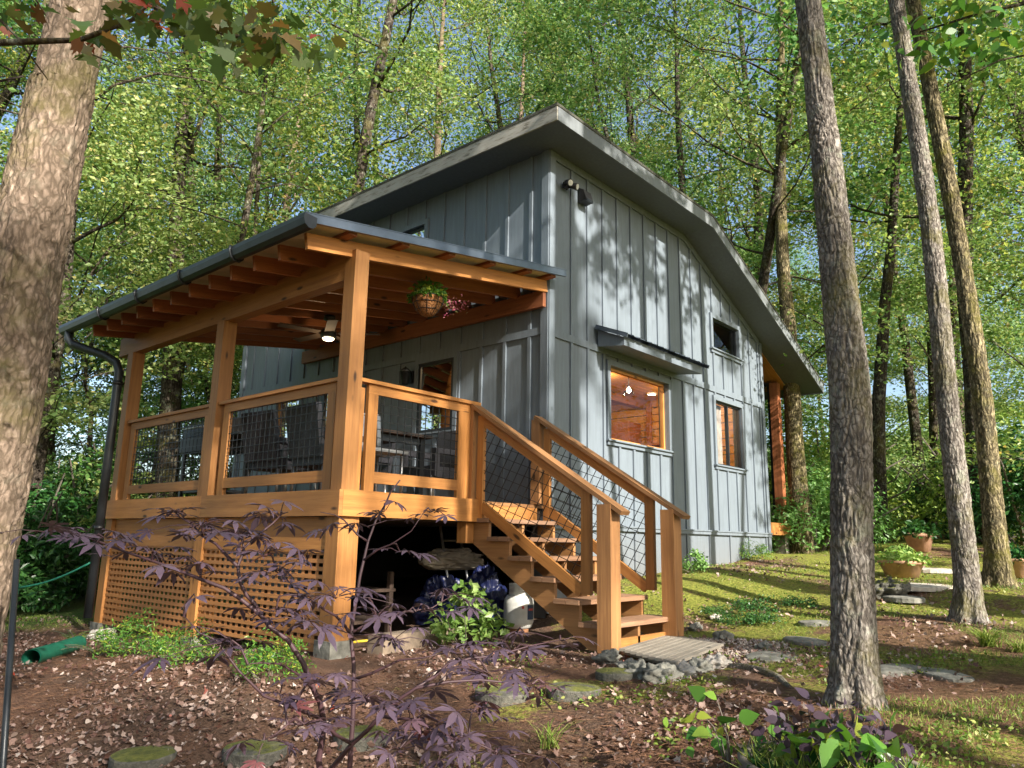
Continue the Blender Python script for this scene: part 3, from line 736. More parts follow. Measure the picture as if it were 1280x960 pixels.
# ------------------------------------------------------------------ stairs
st = empty('wooden_staircase', (-.7, -1.5, 0), 'open cedar stairs with wire-panelled handrails climbing to the porch', 'stairs')
TR = [(1.17, -.27), (.995, -.54), (.82, -.81), (.645, -1.08), (.47, -1.35), (.295, -1.62)]
def stringer(x):
    pts = [(-.03, 1.13)]; z = 1.13
    out = []
    prev_y = -.03
    for tz, ty in TR:
        zt = tz - .042
        out += [(prev_y, zt), (ty + .03, zt)]
        prev_y = ty + .03
    out += [(prev_y, .07), (-1.42, .07), (-.03, .93)]
    b = MB(); b.prism([(x, y, z) for y, z in out], (.038, 0, 0))
    b.uv = [(u * 1.0 + x * 9, v) for u, v in b.uv]
    return b.build('stringer', M['cedar_rail'], st, .002)
for x in (-1.20, -.70, -.19): stringer(x)
for k, (tz, ty) in enumerate(TR):
    b = MB()
    b.box(-1.25, -.12, ty, ty + .135, tz - .04, tz); b.box(-1.25, -.12, ty + .141, ty + .275, tz - .04, tz)
    b.build('tread', M['tread'], st, .004)
b = MB(); b.box(-1.16, -.20, -.028, -.001, 1.174, 1.31); b.build('riser', M['cedar'], st, .003)
b = MB(); b.box(-1.16, -.20, -1.59, -1.565, .06, .16); b.build('riser', M['cedar'], st, .003)
# handrail frames
SL = .616
def hz(y, z0): return z0 + SL * y
for x, side in ((-1.21, 1), (-.15, -1)):
    tz0 = 2.31
    b = MB(); b.beam((x, .02, hz(.02, tz0) + .0), (x, -1.80, hz(-1.80, tz0)), .135, .036); hr = b.build('handrail', M['cedar_rail'], st, .005)
    b = MB(); b.beam((x, -.16, hz(-.16, tz0) - .075), (x, -1.44, hz(-1.44, tz0) - .075), .038, .10); b.build('upper_chord', M['cedar'], hr, .003)
    b = MB(); b.beam((x, -.16, hz(-.16, tz0) - .93), (x, -1.36, hz(-1.36, tz0) - .93), .038, .10); b.build('lower_chord', M['cedar'], hr, .003)
    b = MB(); b.box(x - .021, x + .021, -.17, -.09, 1.16, hz(-.13, tz0) - .045); b.build('upright', M['cedar'], hr, .003)
    b = MB(); b.box(x - .022, x + .022, -1.455, -1.36, .52, hz(-1.41, tz0) - .035); b.build('upright', M['cedar'], hr, .003)
    zb = gz(x, -1.58) - .05
    nx_ = x - .06
    b = MB(); b.box(x - .072, x + .072, -1.70, -1.56, zb, hz(-1.63, tz0) - .03); b.build('newel_post', M['cedar_rail'], st, .006)
    b = MB(); b.box(x - .06, x + .06, -.06, .06, 1.354, 2.295); b.build('newel_post', M['cedar_rail'], st, .006)
    # diagonal wire mesh clipped to the frame
    w = MB(); ya, yb = -.17, -1.36; zu, zl = tz0 - .12, tz0 - .885
    dirs = [Vector((0, -1, -SL)).normalized(), Vector((0, -SL, 1)).normalized()]
    dirs = [Vector((0, -1, -SL * .55)).normalized(), Vector((0, -.62, 1)).normalized()]
    c0 = Vector((x, (ya + yb) / 2, hz((ya + yb) / 2, (zu + zl) / 2)))
    for di, d in enumerate(dirs):
        nrm = Vector((0, -d.z, d.y))
        for i in range(-16, 17):
            o = c0 + nrm * i * .092; t0, t1 = -9, 9
            # clip: yb<=y<=ya ; z - SL*y between zl and zu
            for (co_, k0, lo, hi) in ((o.y, d.y, yb, ya), (o.z - SL * o.y, d.z - SL * d.y, zl, zu)):
                if abs(k0) < 1e-6:
                    if not lo <= co_ <= hi: t0, t1 = 1, 0
                    continue
                a, c = (lo - co_) / k0, (hi - co_) / k0
                if a > c: a, c = c, a
                t0, t1 = max(t0, a), min(t1, c)
            if t1 - t0 > .02: w.beam(o + d * t0 + Vector((di * .006, 0, 0)), o + d * t1 + Vector((di * .006, 0, 0)), .0055, .0055, (1, 0, 0))
    w.build('wire_mesh', M['wire'], hr)

# ------------------------------------------------------------------ things on the porch
fp = at(412, 400, 'x', -1.45)
fan = empty('ceiling_fan', (fp.x, fp.y, 3.6), 'dark ceiling fan with a lit lamp under the porch roof', 'ceiling fan')
zf = rz(fp.x) - .14
b = MB(); b.lathe((fp.x, fp.y, 0), [(0, zf), (.07, zf), (.07, zf - .05), (.015, zf - .06), (.015, zf - .16), (.09, zf - .18), (.10, zf - .27), (0, zf - .28)], 16); b.build('motor', M['metal_dark'], fan)
for k in range(5):
    a = k * 2 * math.pi / 5 + .4; d = Vector((math.cos(a), math.sin(a), 0))
    c = Vector((fp.x, fp.y, zf - .22)); b = MB(); b.beam(c + d * .11, c + d * .62, .12, .008, (.12 * d.y, -.12 * d.x, 1)); b.build('blade', M['darkwood'], fan, .003)
b = MB(); b.lathe((fp.x, fp.y, 0), [(.07, zf - .285), (.055, zf - .305), (0, zf - .312)], 16); b.build('lamp', emit('fan_lamp', (1, .80, .50), 5), fan)
point((fp.x, fp.y, zf - .45), 2.5)

bp = at(535, 372, 'y', .30)
hb = empty('hanging_basket', (bp.x, bp.y, bp.z), 'coconut fibre basket of trailing flowers hanging from the porch rafters', 'plant basket')
b = MB(); b.lathe((bp.x, bp.y, bp.z - .20), [(0, 0), (.07, .01), (.11, .06), (.145, .13), (.16, .19), (.14, .195), (0, .17)], 22); b.build('basket_liner', M['coir'], hb)
b = MB()
for r, z in ((.115, -.14), (.15, -.07), (.166, -.005)): b.tube([(bp.x + r * math.cos(t), bp.y + r * math.sin(t), bp.z + z) for t in np.linspace(0, 2 * math.pi, 22)], .004, 5, False)
for k in range(8):
    t = k * math.pi / 4; b.tube([(bp.x + r * math.cos(t), bp.y + r * math.sin(t), bp.z + z) for r, z in ((.06, -.195), (.118, -.14), (.153, -.07), (.166, 0))], .0035, 5, False)
b.build('wire_frame', M['black'], hb)
b = MB()
for k in range(3):
    t = k * 2.1; b.tube([(bp.x + .16 * math.cos(t), bp.y + .16 * math.sin(t), bp.z), (bp.x, bp.y, rz(bp.x) - .16)], .0035, 5)
b.build('hanger', M['black'], hb)

def leaf_quads(P, N_, D, L, Wd, fold=.12):
    # diamond leaves: P centre base, D direction, N normal; arrays (n,3)
    S_ = np.cross(D, N_); S_ /= np.linalg.norm(S_, axis=1)[:, None] + 1e-9
    L = np.asarray(L)[:, None] if np.ndim(L) else L; Wd = np.asarray(Wd)[:, None] if np.ndim(Wd) else Wd
    a = P; t = P + D * L; m = P + D * L * .45
    l = m + S_ * Wd / 2 + N_ * fold * Wd; r = m - S_ * Wd / 2 + N_ * fold * Wd
    V = np.stack([a, l, t, r], 1).reshape(-1, 3); n = len(P)
    return V, np.arange(n * 4).reshape(n, 4)
OVATE = [(0, 0), (.12, .16), (.32, .27), (.55, .25), (.78, .13), (1, 0), (.78, -.13), (.55, -.25), (.32, -.27), (.12, -.16)]
LOBED = [(0, 0), (-.05, .30), (.18, .22), (.30, .52), (.42, .26), (.62, .36), (.70, .18), (1, 0), (.70, -.18), (.62, -.36), (.42, -.26), (.30, -.52), (.18, -.22), (-.05, -.30)]
def leaf_shapes(P, N_, D, L, shape, wid=1.0, bend=.25):
    S_ = np.cross(D, N_); S_ /= np.linalg.norm(S_, axis=1)[:, None] + 1e-9; L = np.asarray(L)[:, None, None]
    o = np.array(shape); u = o[:, 0][None, :, None]; v = (o[:, 1] * wid)[None, :, None]
    V = P[:, None] + D[:, None] * (u * L) + S_[:, None] * (v * L) + N_[:, None] * ((np.abs(v) * .35 - bend * u * u) * L)
    n, k = len(P), len(o); return V.reshape(-1, 3), np.arange(n * k).reshape(n, k)
def rdir(rng, n, zs=1.0, zb=0.0):
    v = rng.normal(size=(n, 3)); v[:, 2] = v[:, 2] * zs + zb; return v / (np.linalg.norm(v, axis=1)[:, None] + 1e-9)
def foliage(name, P, size, material, rng, parent=None, up=.9, ratio=.55, jit=.35, droop=-.15, shape=None):
    n = len(P); N_ = rdir(rng, n, 1, up); D = rdir(rng, n, .5, droop)
    D -= N_ * (D * N_).sum(1)[:, None] * .8; D /= np.linalg.norm(D, axis=1)[:, None]
    L = size * rng.uniform(1 - jit, 1 + jit, n)
    if shape is not None:
        V, F = leaf_shapes(P, N_, D, L, shape, ratio / .54 if shape is OVATE else 1)
        return link(name, np_mesh(name, V, F, material, True), parent)
    V, F = leaf_quads(P, N_, D, L, L * ratio)
    return link(name, np_mesh(name, V, F, material), parent)
rng = np.random.default_rng(3)
n = 420; th = rng.uniform(0, 6.28, n); rr = .2 * rng.uniform(.1, 1, n) ** .6
P = np.stack([bp.x + rr * np.cos(th), bp.y + rr * np.sin(th), bp.z + .02 + .17 * (1 - (rr / .2) ** 2) * rng.uniform(.2, 1.15, n) - .04 * (rr > .16)], 1)
foliage('foliage', P, .05, M['leaf_fresh'], rng, hb, shape=OVATE)
n = 150; t = rng.uniform(0, 1, n)
P = np.stack([bp.x + .16 + .28 * t + rng.normal(0, .03, n), bp.y - .05 + rng.normal(0, .07, n), bp.z - .02 - .06 * t + .10 * t * t + rng.normal(0, .04, n)], 1)
foliage('flowers', P, .03, leafmat('flower', [(0, (.35, .05, .12)), (.6, (.55, .2, .25)), (1, (.1, .18, .04))], .3, .5, False), rng, hb)

# wall lantern on the side wall
q = at(510, 471, 'x', -.08)
l = empty('wall_lantern', (0, q.y, q.z), 'unlit black lantern on the porch wall left of the orange window', 'wall lamp')
b = MB(); b.box(-.045, -.025, q.y - .05, q.y + .05, q.z - .08, q.z + .08); b.beam((-.04, q.y, q.z + .05), (-.13, q.y, q.z + .09), .02, .02); b.build('bracket', M['black'], l)
b = MB(); b.lathe((-.13, q.y, q.z - .12), [(0, 0), (.04, .0), (.055, .03), (.07, .17), (.09, .18), (.02, .24), (0, .26)], 10); b.build('lantern_body', M['metal_dark'], l)

# outdoor table and wicker chairs
def wicker_chair():
    r = empty('wicker_chair', (0, 0, 0), 'c', 'chair', 'wicker chairs round the porch table')
    def w(*a): b = MB(); [b.box(*k) for k in a]; return b
    w((-.27, .27, -.26, .24, .30, .42)).build('seat', M['wicker'], r, .02)
    b = MB(); b.beam((-.27, 0, .38), (-.36, 0, .90), .54, .06, (1, 0, .1)); b.build('backrest', M['wicker'], r, .015)
    for s in (-1, 1): w((-.28, .25, s * .27 - .04, s * .27 + .04, .56, .62), (.18, .25, s * .27 - .03, s * .27 + .03, .30, .56)).build('armrest', M['wicker'], r, .01)
    for sx in (-1, 1):
        for s in (-1, 1):
            b = MB(); b.tube([(sx * .24, s * .24, .31), (sx * .26, s * .26, 0)], .016, 8); b.build('leg', M['steel'], r)
    return r
wc = wicker_chair()
chs = [(-2.10, 1.15, 0, 'dark wicker chair backing the left railing, nearer the corner post'), (-2.13, 1.95, .1, 'dark wicker chair backing the left railing, nearer the middle post'),
       (-.62, 1.2, math.pi, 'dark wicker chair between porch table and wall, nearer the steps'), (-.62, 2.6, math.pi + .1, 'dark wicker chair between porch table and wall, farther from the steps')]
for i, (x, y, a, lab) in enumerate(chs):
    c = wc if i == 0 else dup(wc)
    c.location = (x, y, DK); c.rotation_euler = (0, 0, a); c['label'] = lab
tb = empty('outdoor_table', (-1.35, 1.7, DK), 'long dark table on the porch between the wicker chairs', 'table')
b = MB()
for i in range(6): b.box(-1.73 + i * .128, -1.61 + i * .128, .85, 2.75, DK + .70, DK + .73)
b.build('table_top', M['darkwood'], tb, .003)
for sx in (-1.68, -1.05):
    for sy in (.95, 2.65): b = MB(); b.box(sx - .03, sx + .03, sy - .03, sy + .03, DK, DK + .70); b.build('leg', M['metal_dark'], tb)
for y in (.95, 2.65): b = MB(); b.box(-1.65, -1.08, y - .02, y + .02, DK + .62, DK + .69); b.build('apron', M['metal_dark'], tb)
# glass lantern/bottles on the table are small bright bits
for k, (x, y, h_, what) in enumerate(((-1.5, 1.25, .16, 'short clear glass jar on the end of the porch table nearest the steps'), (-1.4, 2.2, .24, 'tall clear glass jar on the middle of the porch table'))):
    j = MB(); j.lathe((x, y, DK + .731), [(0, 0), (.045, 0), (.05, .02), (.05, h_ * .7), (.03, h_ * .85), (.03, h_)], 14); jo = j.build('glass_jar', M['glass']); tag(jo, what, 'jar')
# barbecue at the far end
bq = empty('barbecue_grill', (-1.9, 3.7, DK), 'black covered barbecue grill at the far end of the porch', 'grill')
b = MB(); b.box(-2.25, -1.75, 3.25, 4.15, DK + .62, DK + .80); b.build('firebox', M['black'], bq, .02)
b = MB()
b.prism([(-2.25, 3.27, DK + .805), (-1.75, 3.27, DK + .805), (-1.78, 3.27, DK + .95), (-1.9, 3.27, DK + 1.03), (-2.1, 3.27, DK + 1.03), (-2.22, 3.27, DK + .95)], (0, .86, 0)); b.build('lid', M['black'], bq, .02)
b = MB(); b.tube([(-2.30, 3.4, DK + .9), (-2.30, 4.0, DK + .9)], .014); b.build('handle', M['steel'], bq)
for x in (-2.2, -1.8):
    for y in (3.3, 4.1): b = MB(); b.box(x - .02, x + .02, y - .02, y + .02, DK, DK + .62); b.build('leg', M['metal_dark'], bq)
b = MB(); b.box(-2.24, -1.76, 2.75, 3.24, DK + .76, DK + .79); b.build('side_shelf', M['metal_dark'], bq)
b = MB(); b.box(-2.2, -1.8, 3.3, 4.1, DK + .12, DK + .15); b.build('shelf', M['metal_dark'], bq)
# curved white metal chair by the front rail
mc = empty('metal_chair', (-1.95, .55, DK), 'pale curved metal chair behind the front wire railing', 'chair')
b = MB(); b.box(-2.2, -1.75, .35, .8, DK + .42, DK + .45); b.build('seat', M['steel'], mc, .01)
b = MB(); prev = None
for i in range(9):
    t = -0.9 + i * .225; x = -1.98 + .25 * math.sin(t); y = .62 + .22 * math.cos(t)
    b.beam((x, y, DK + .45), (x, y + .04, DK + .84), .04, .01)
b.tube([(-1.98 + .25 * math.sin(-.9 + i * .225), .66 + .22 * math.cos(-.9 + i * .225), DK + .85) for i in range(9)], .014)
b.build('backrest', M['steel'], mc)
for x, y in ((-2.16, .39), (-1.79, .39), (-2.16, .77), (-1.79, .77)): b = MB(); b.tube([(x, y, DK), (x, y, DK + .42)], .013); b.build('leg', M['steel'], mc)

# ------------------------------------------------------------------ under the deck
tp_ = gpx(648, 790); tx, ty = tp_.x, tp_.y; g0 = gz(tx, ty); pass
t_ = empty('propane_tank', (tx, ty, g0), 'white propane tank with blue label standing under the stairs', 'gas tank')
TB = MB(); z0 = at(658, 788, 'y', ty).z
z0 = g0
TB.lathe((tx, ty, z0), [(0, .03), (.09, .03), (.13, .05), (.15, .10), (.153, .14), (.153, .27), (.145, .32), (.12, .355), (.07, .375), (0, .38)], 28); TB.build('tank_body', M['white_metal'], t_)
TB = MB(); TB.lathe((tx, ty, z0), [(.105, .0), (.108, .05), (.10, .05), (.098, .0)], 24); TB.build('foot_ring', M['rust'], t_)
TB = MB()
for k in range(24):
    a0 = k * 2 * math.pi / 24; a1 = a0 + 2 * math.pi / 24
    if 10 <= k <= 12: zz = ((.36, .39), (.44, .47))
    elif 19 <= k <= 21: zz = ((.36, .39), (.44, .47))
    else: zz = ((.355, .47),)
    for (p_, q_) in zz:
        for r_ in (.098, .102):
            TB.quad([(tx + r_ * math.cos(a0), ty + r_ * math.sin(a0), z0 + p_), (tx + r_ * math.cos(a1), ty + r_ * math.sin(a1), z0 + p_), (tx + r_ * math.cos(a1), ty + r_ * math.sin(a1), z0 + q_), (tx + r_ * math.cos(a0), ty + r_ * math.sin(a0), z0 + q_)], smooth=True)
TB.build('collar', M['white_metal'], t_)
def wraplabel(name, m, a0, a1, za, zb, r_=.1545):
    L_ = MB()
    for k in range(6):
        u = a0 + (a1 - a0) * k / 6; v = a0 + (a1 - a0) * (k + 1) / 6
        L_.quad([(tx + r_ * math.cos(u), ty + r_ * math.sin(u), z0 + za), (tx + r_ * math.cos(v), ty + r_ * math.sin(v), z0 + za), (tx + r_ * math.cos(v), ty + r_ * math.sin(v), z0 + zb), (tx + r_ * math.cos(u), ty + r_ * math.sin(u), z0 + zb)], smooth=True)
    L_.build(name, m, t_)
wraplabel('label', M['label_blue'], R(-105), R(-68), .13, .27); wraplabel('label', M['label_red'], R(-128), R(-119), .235, .262); wraplabel('label', M['label_red'], R(-100), R(-73), .215, .235, .1552)
TB = MB(); TB.tube([(tx, ty, z0 + .37), (tx, ty, z0 + .43)], .02); TB.tube([(tx - .03, ty, z0 + .44), (tx + .03, ty, z0 + .44)], .012); TB.build('valve', M['steel'], t_)

def lump(name, c, rad, seed, material, label, cat, amp=.25, crease=2.0, flat=0.0, sub=28, group=None, folds=0):
    V = []; F = []; nu, nv = sub * 2, sub
    for j in range(nv + 1):
        ph = math.pi * j / nv
        for i in range(nu):
            t = 2 * math.pi * i / nu; d = Vector((math.sin(ph) * math.cos(t), math.sin(ph) * math.sin(t), math.cos(ph)))
            k = (1 + amp * noise.noise(d * crease + Vector((seed, 0, 0))) + amp * .5 * abs(noise.noise(d * crease * 3 + Vector((0, seed, 0))))) if not folds else 1 + .25 * noise.noise(d * 1.5 + Vector((seed, 0, 0))) + folds * (.25 - abs(noise.noise(d * 2.6 + Vector((seed, 2, 0))))) + folds * .5 * (.2 - abs(noise.noise(d * 6 + Vector((seed, 5, 0)))))
            z = d.z * k * rad[2]
            V.append((c[0] + d.x * k * rad[0], c[1] + d.y * k * rad[1], c[2] + max(z, -rad[2] * (1 - flat))))
    for j in range(nv):
        for i in range(nu):
            F.append((j * nu + i, j * nu + (i + 1) % nu, (j + 1) * nu + (i + 1) % nu, (j + 1) * nu + i))
    o = link(name, np_mesh(name, np.array(V), np.array(F), material, True)); return tag(o, label, cat, group)
lump('tarp_bundle', (-.66, .30, .30), (.22, .22, .36), 3, M['tarp'], 'crumpled blue plastic tarp bundle behind the propane tank', 'tarp', .35, 3.2, .3, 60, folds=.55)
lump('tarp_bundle', (-.86, .72, .28), (.26, .24, .28), 8, M['tarp'], 'larger blue tarp heap further back under the deck, left of the tank', 'tarp', .35, 3.0, .3, 60, folds=.55)
lump('canvas_roll', (-.72, .72, .74), (.42, .2, .12), 5, M['canvas'], 'beige folded canvas lying on top of the blue tarps', 'canvas', .35, 3.5, .2, 50, folds=.45)
# folding ladder frame leaning under the deck
ld = empty('step_ladder', (-.7, .7, 0), 'old grey ladder leaning upright under the deck behind the shrub', 'ladder')
for x0, x1 in ((-.90, -.82), (-.62, -.50)):
    b = MB(); b.tube([(x1, .55, .02), (x0, .75, 1.1)], .015, 8); b.build('rail', M['steel'], ld)
for k in range(4):
    t = .2 + k * .22; b = MB(); b.tube([(-.82 + (-.08) * t, .55 + .2 * t, .02 + 1.08 * t), (-.50 - .12 * t, .55 + .2 * t, .02 + 1.08 * t)], .012, 8); b.build('rung', M['grey_stem'], ld)
sh_ = empty('storage_rack', (-1.9, 1.4, 0), 'low dark timber rack in the shade under the deck', 'rack')
for x in (-2.3, -1.35):
    for y in (1.0, 1.8): b = MB(); b.box(x - .025, x + .025, y - .025, y + .025, -.05, .62); b.build('post', M['darkwood'], sh_)
for z in (.12, .42): b = MB(); b.box(-2.35, -1.3, .97, 1.83, z, z + .03); b.build('shelf', M['darkwood'], sh_)
b = MB(); b.tube([(-2.5 + .1 * i, .25 + .03 * math.sin(i * .9), .06 + gz(-2.5 + .1 * i, .25)) for i in range(12)], .012, 8); tag(b.build('garden_hose', M['yellow']), 'short yellow hose lying under the front edge of the deck', 'hose')
b = MB(); b.beam((-2.45, -.15, gz(-2.4, -.15) + .07), (-1.3, .02, gz(-1.3, 0) + .07), .17, .15); b.build('x', plain('old_sleeper', (.16, .12, .085), .9, 0, .4, 9, .01), None, .01)
o = bpy.data.objects[-1] if False else COL.objects[-1]; o.name = 'timber_sleeper'; tag(o, 'weathered timber sleeper lying on the ground beside the corner post', 'timber')

# ------------------------------------------------------------------ trees
def branch_path(p, d, L, n, rng, wig=.12, rise=0.0):
    pts = [Vector(p)]; d = Vector(d).normalized()
    for i in range(n):
        d = (d + Vector(rng.normal(0, wig, 3).tolist()) + Vector((0, 0, rise))).normalized()
        pts.append(pts[-1] + d * (L / n))
    return pts
def gen_tree(seed, h, r0, zlo, cr, nprim, nleaf, lsize, lean=(0, 0), leafm='leaf', barkm='bark_bg', flat=.35, shape='oval', crook=.05, sec=4, spread=.42, trunk_n=10):
    """returns (trunk mesh, crown mesh) standing on the origin"""
    rng = np.random.default_rng(seed); mb = MB()
    tp = [Vector((0, 0, -.4))]; d = Vector((lean[0], lean[1], 1)).normalized(); nn = 12
    for i in range(nn):
        d = (d + Vector((rng.normal(0, crook), rng.normal(0, crook), .06))).normalized(); tp.append(tp[-1] + d * (h / nn))
    rad = [r0 * (1.25 if i == 0 else 1.06 if i == 1 else 1) * (1 - .88 * (i / nn)) ** .8 for i in range(nn + 1)]
    mb.tube(tp, rad, trunk_n)
    cen = []; wt = []
    for k in range(nprim):
        t = (k + rng.uniform(0, 1)) / nprim; z = zlo + (h - zlo) * t ** .85 * .96
        i = min(nn - 1, int((z + .4) / (h) * nn)); f_ = (z + .4) / h * nn - i; base = tp[i].lerp(tp[i + 1], max(0, min(1, f_)))
        a = k * 2.4 + rng.uniform(-.5, .5)
        prof = math.sin(math.pi * min(1, .22 + .75 * t)) if shape == 'oval' else (1 - .75 * t)
        L = cr * (.45 + .75 * prof) * rng.uniform(.75, 1.15)
        el = .25 + .65 * t; d = Vector((math.cos(a), math.sin(a), el))
        bp_ = branch_path(base, d, L, 5, rng, .22, .05)
        r1 = max(.015, rad[i] * .34 * (.7 + .3 * rng.uniform()))
        mb.tube(bp_, [r1 * (1 - .16 * j) for j in range(6)], 6)
        for s in range(sec):
            j = 1 + int(rng.integers(0, 4)); q = bp_[j].lerp(bp_[j + 1], rng.uniform())
            dd = (bp_[j + 1] - bp_[j]).normalized() + Vector((rng.normal(0, .7), rng.normal(0, .7), rng.normal(.05, .25)))
            sp = branch_path(q, dd, L * rng.uniform(.3, .6), 3, rng, .18, .0)
            mb.tube(sp, [r1 * .4, r1 * .3, r1 * .2, r1 * .1], 4, False)
            for w in (1, 2, 3): cen.append(sp[w]); wt.append(.6 + .4 * w)
        cen.append(bp_[5]); wt.append(2); cen.append(bp_[4]); wt.append(1.2)
    cen = np.array([tuple(c) for c in cen]); wt = np.array(wt) * rng.uniform(.25, 1.7, len(wt)) ** 2; wt /= wt.sum()
    idx = rng.choice(len(cen), nleaf, p=wt)
    r = rng.normal(size=(nleaf, 3)) * spread * rng.uniform(.5, 1.3, (nleaf, 1)); r[:, 2] *= flat
    P = cen[idx] + r; P[:, 2] -= .12 * (r[:, 0] ** 2 + r[:, 1] ** 2)
    N_ = rdir(rng, nleaf, 1, 1.1); D = rdir(rng, nleaf, .4, -.2); D -= N_ * (D * N_).sum(1)[:, None] * .85; D /= np.linalg.norm(D, axis=1)[:, None]
    L = lsize * rng.uniform(.65, 1.35, nleaf)
    V, F = leaf_quads(P, N_, D, L, L * .62)
    me = np_mesh('crown', V, F, M[leafm])
    tm = bpy.data.meshes.new('trunk'); tm.from_pydata(mb.v, [], mb.f); tm.polygons.foreach_set('use_smooth', mb.sm); tm.materials.append(M[barkm])
    return tm, me
def place_tree(var, loc, rot, sc, name, label, cat='tree', group=None):
    r = bpy.data.objects.new(name, None); COL.objects.link(r)
    r.location = loc; r.rotation_euler = (0, 0, rot); r.scale = (sc, sc, sc)
    tag(r, label, cat, group)
    t = bpy.data.objects.new('trunk', var[0]); COL.objects.link(t); t.parent = r
    c = bpy.data.objects.new('crown', var[1]); COL.objects.link(c); c.parent = r
    return r
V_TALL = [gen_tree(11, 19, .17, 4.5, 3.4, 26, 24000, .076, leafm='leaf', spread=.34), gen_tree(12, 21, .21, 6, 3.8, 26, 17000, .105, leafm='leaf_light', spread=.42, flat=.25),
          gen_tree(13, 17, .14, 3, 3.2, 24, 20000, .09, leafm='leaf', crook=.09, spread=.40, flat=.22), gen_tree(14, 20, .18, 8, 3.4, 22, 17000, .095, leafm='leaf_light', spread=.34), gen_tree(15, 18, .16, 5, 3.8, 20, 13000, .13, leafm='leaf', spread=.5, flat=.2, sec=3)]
V_UNDER = [gen_tree(21, 8, .07, 1.2, 2.6, 20, 16000, .082, leafm='leaf', crook=.12, flat=.25, spread=.34), gen_tree(22, 7, .06, 1.0, 2.4, 20, 16000, .082, leafm='leaf_light', crook=.12, flat=.25, spread=.34)]
V_SPARSE = [gen_tree(41, 17, .15, 10.2, 2.8, 13, 4600, .15, leafm='leaf', spread=.21, sec=2, flat=.55), gen_tree(42, 9, .08, 3.8, 2.0, 9, 1900, .14, leafm='leaf', crook=.1, spread=.2, sec=2, flat=.5)]
def gen_shrub(seed, rx, rz_, n, size, leafm, ratio=.42, stems=9):
    rng = np.random.default_rng(seed); mb = MB(); C_ = []
    for k in range(stems):
        a = rng.uniform(0, 6.28); p = branch_path((0, 0, -.1), (math.cos(a) * .8, math.sin(a) * .8, .9), rz_ * 1.1, 5, rng, .2)
        mb.tube(p, [.03 * rz_ / 1.5 * (1 - .15 * j) for j in range(6)], 5, False)
    nb = int(26); 
    th = rng.uniform(0, 6.28, nb); u = rng.uniform(0, 1, nb); rr_ = rx * np.sqrt(u) * .85; zz = rz_ * (1 - (rr_ / rx) ** 2 * .8) * rng.uniform(.35, .95, nb)
    cen = np.stack([rr_ * np.cos(th), rr_ * np.sin(th), zz], 1); cr_ = rng.uniform(.22, .42, nb) * rx
    i = rng.integers(0, nb, n); d = rdir(rng, n, 1, .25); rad = cr_[i] * rng.uniform(.55, 1.12, n) 
    P = cen[i] + d * rad[:, None] * np.array([1, 1, .75]); P[:, 2] = np.maximum(P[:, 2], .03)
    N_ = d * .8 + rdir(rng, n, 1, .7) * .8; N_ /= np.linalg.norm(N_, axis=1)[:, None]
    D = rdir(rng, n, .7, -.1); D -= N_ * (D * N_).sum(1)[:, None] * .9; D /= np.linalg.norm(D, axis=1)[:, None]
    L = size * rng.uniform(.65, 1.3, n); V, F = leaf_quads(P, N_, D, L, L * ratio)
    tm = bpy.data.meshes.new('stems'); tm.from_pydata(mb.v, [], mb.f); tm.materials.append(M['grey_stem'])
    return tm, np_mesh('foliage', V, F, M[leafm])
V_SHRUB = [gen_shrub(31, 1.8, 2.6, 7000, .13, 'leaf_shrub'), gen_shrub(32, 1.6, 2.2, 7000, .12, 'leaf_dark'), gen_shrub(33, 1.9, 1.8, 7000, .11, 'leaf_shrub')]
def place_shrub(var, loc, rot, sc, label, group=None, name='shrub', cat='shrub', sz=None):
    r = bpy.data.objects.new(name, None); COL.objects.link(r)
    r.location = loc; r.rotation_euler = (0, 0, rot); r.scale = (sc, sc, sz or sc); tag(r, label, cat, group)
    t = bpy.data.objects.new('stems', var[0]); COL.objects.link(t); t.parent = r
    c = bpy.data.objects.new('foliage', var[1]); COL.objects.link(c); c.parent = r
    return r
def hdir(px):
    r = ray(px, 660); r.z = 0; return r.normalized()
def region(px):
    for lim, w in ((110, 'behind the leaning oak'), (230, 'between oak and far porch post'), (330, 'behind the far porch roof'), (450, 'above the porch gutter'), (580, 'above the left eave'), (700, 'just left of the roof corner'),
                   (800, 'above the flat roof'), (900, 'above the bend in the roof line'), (1000, 'beyond the sloping roof end'), (1090, 'beside the nearest ridged trunk'), (1190, 'between the near right trunks'), (9999, 'at the right edge of the view')):
        if px < lim: return w
rs = random.Random(5)
count = {}
def wlabel(kind, px, d):
    w = region(px); k = (kind, w); count[k] = count.get(k, 0) + 1
    dist = 'nearest' if count[k] == 1 else ['second', 'third', 'fourth', 'fifth', 'sixth', 'seventh', 'eighth', 'ninth', 'tenth', 'eleventh', 'twelfth', 'thirteenth', 'fourteenth', 'fifteenth', 'sixteenth'][min(count[k] - 2, 14)] + ' nearest'
    return f'{dist} {kind} {w}'
spots = []
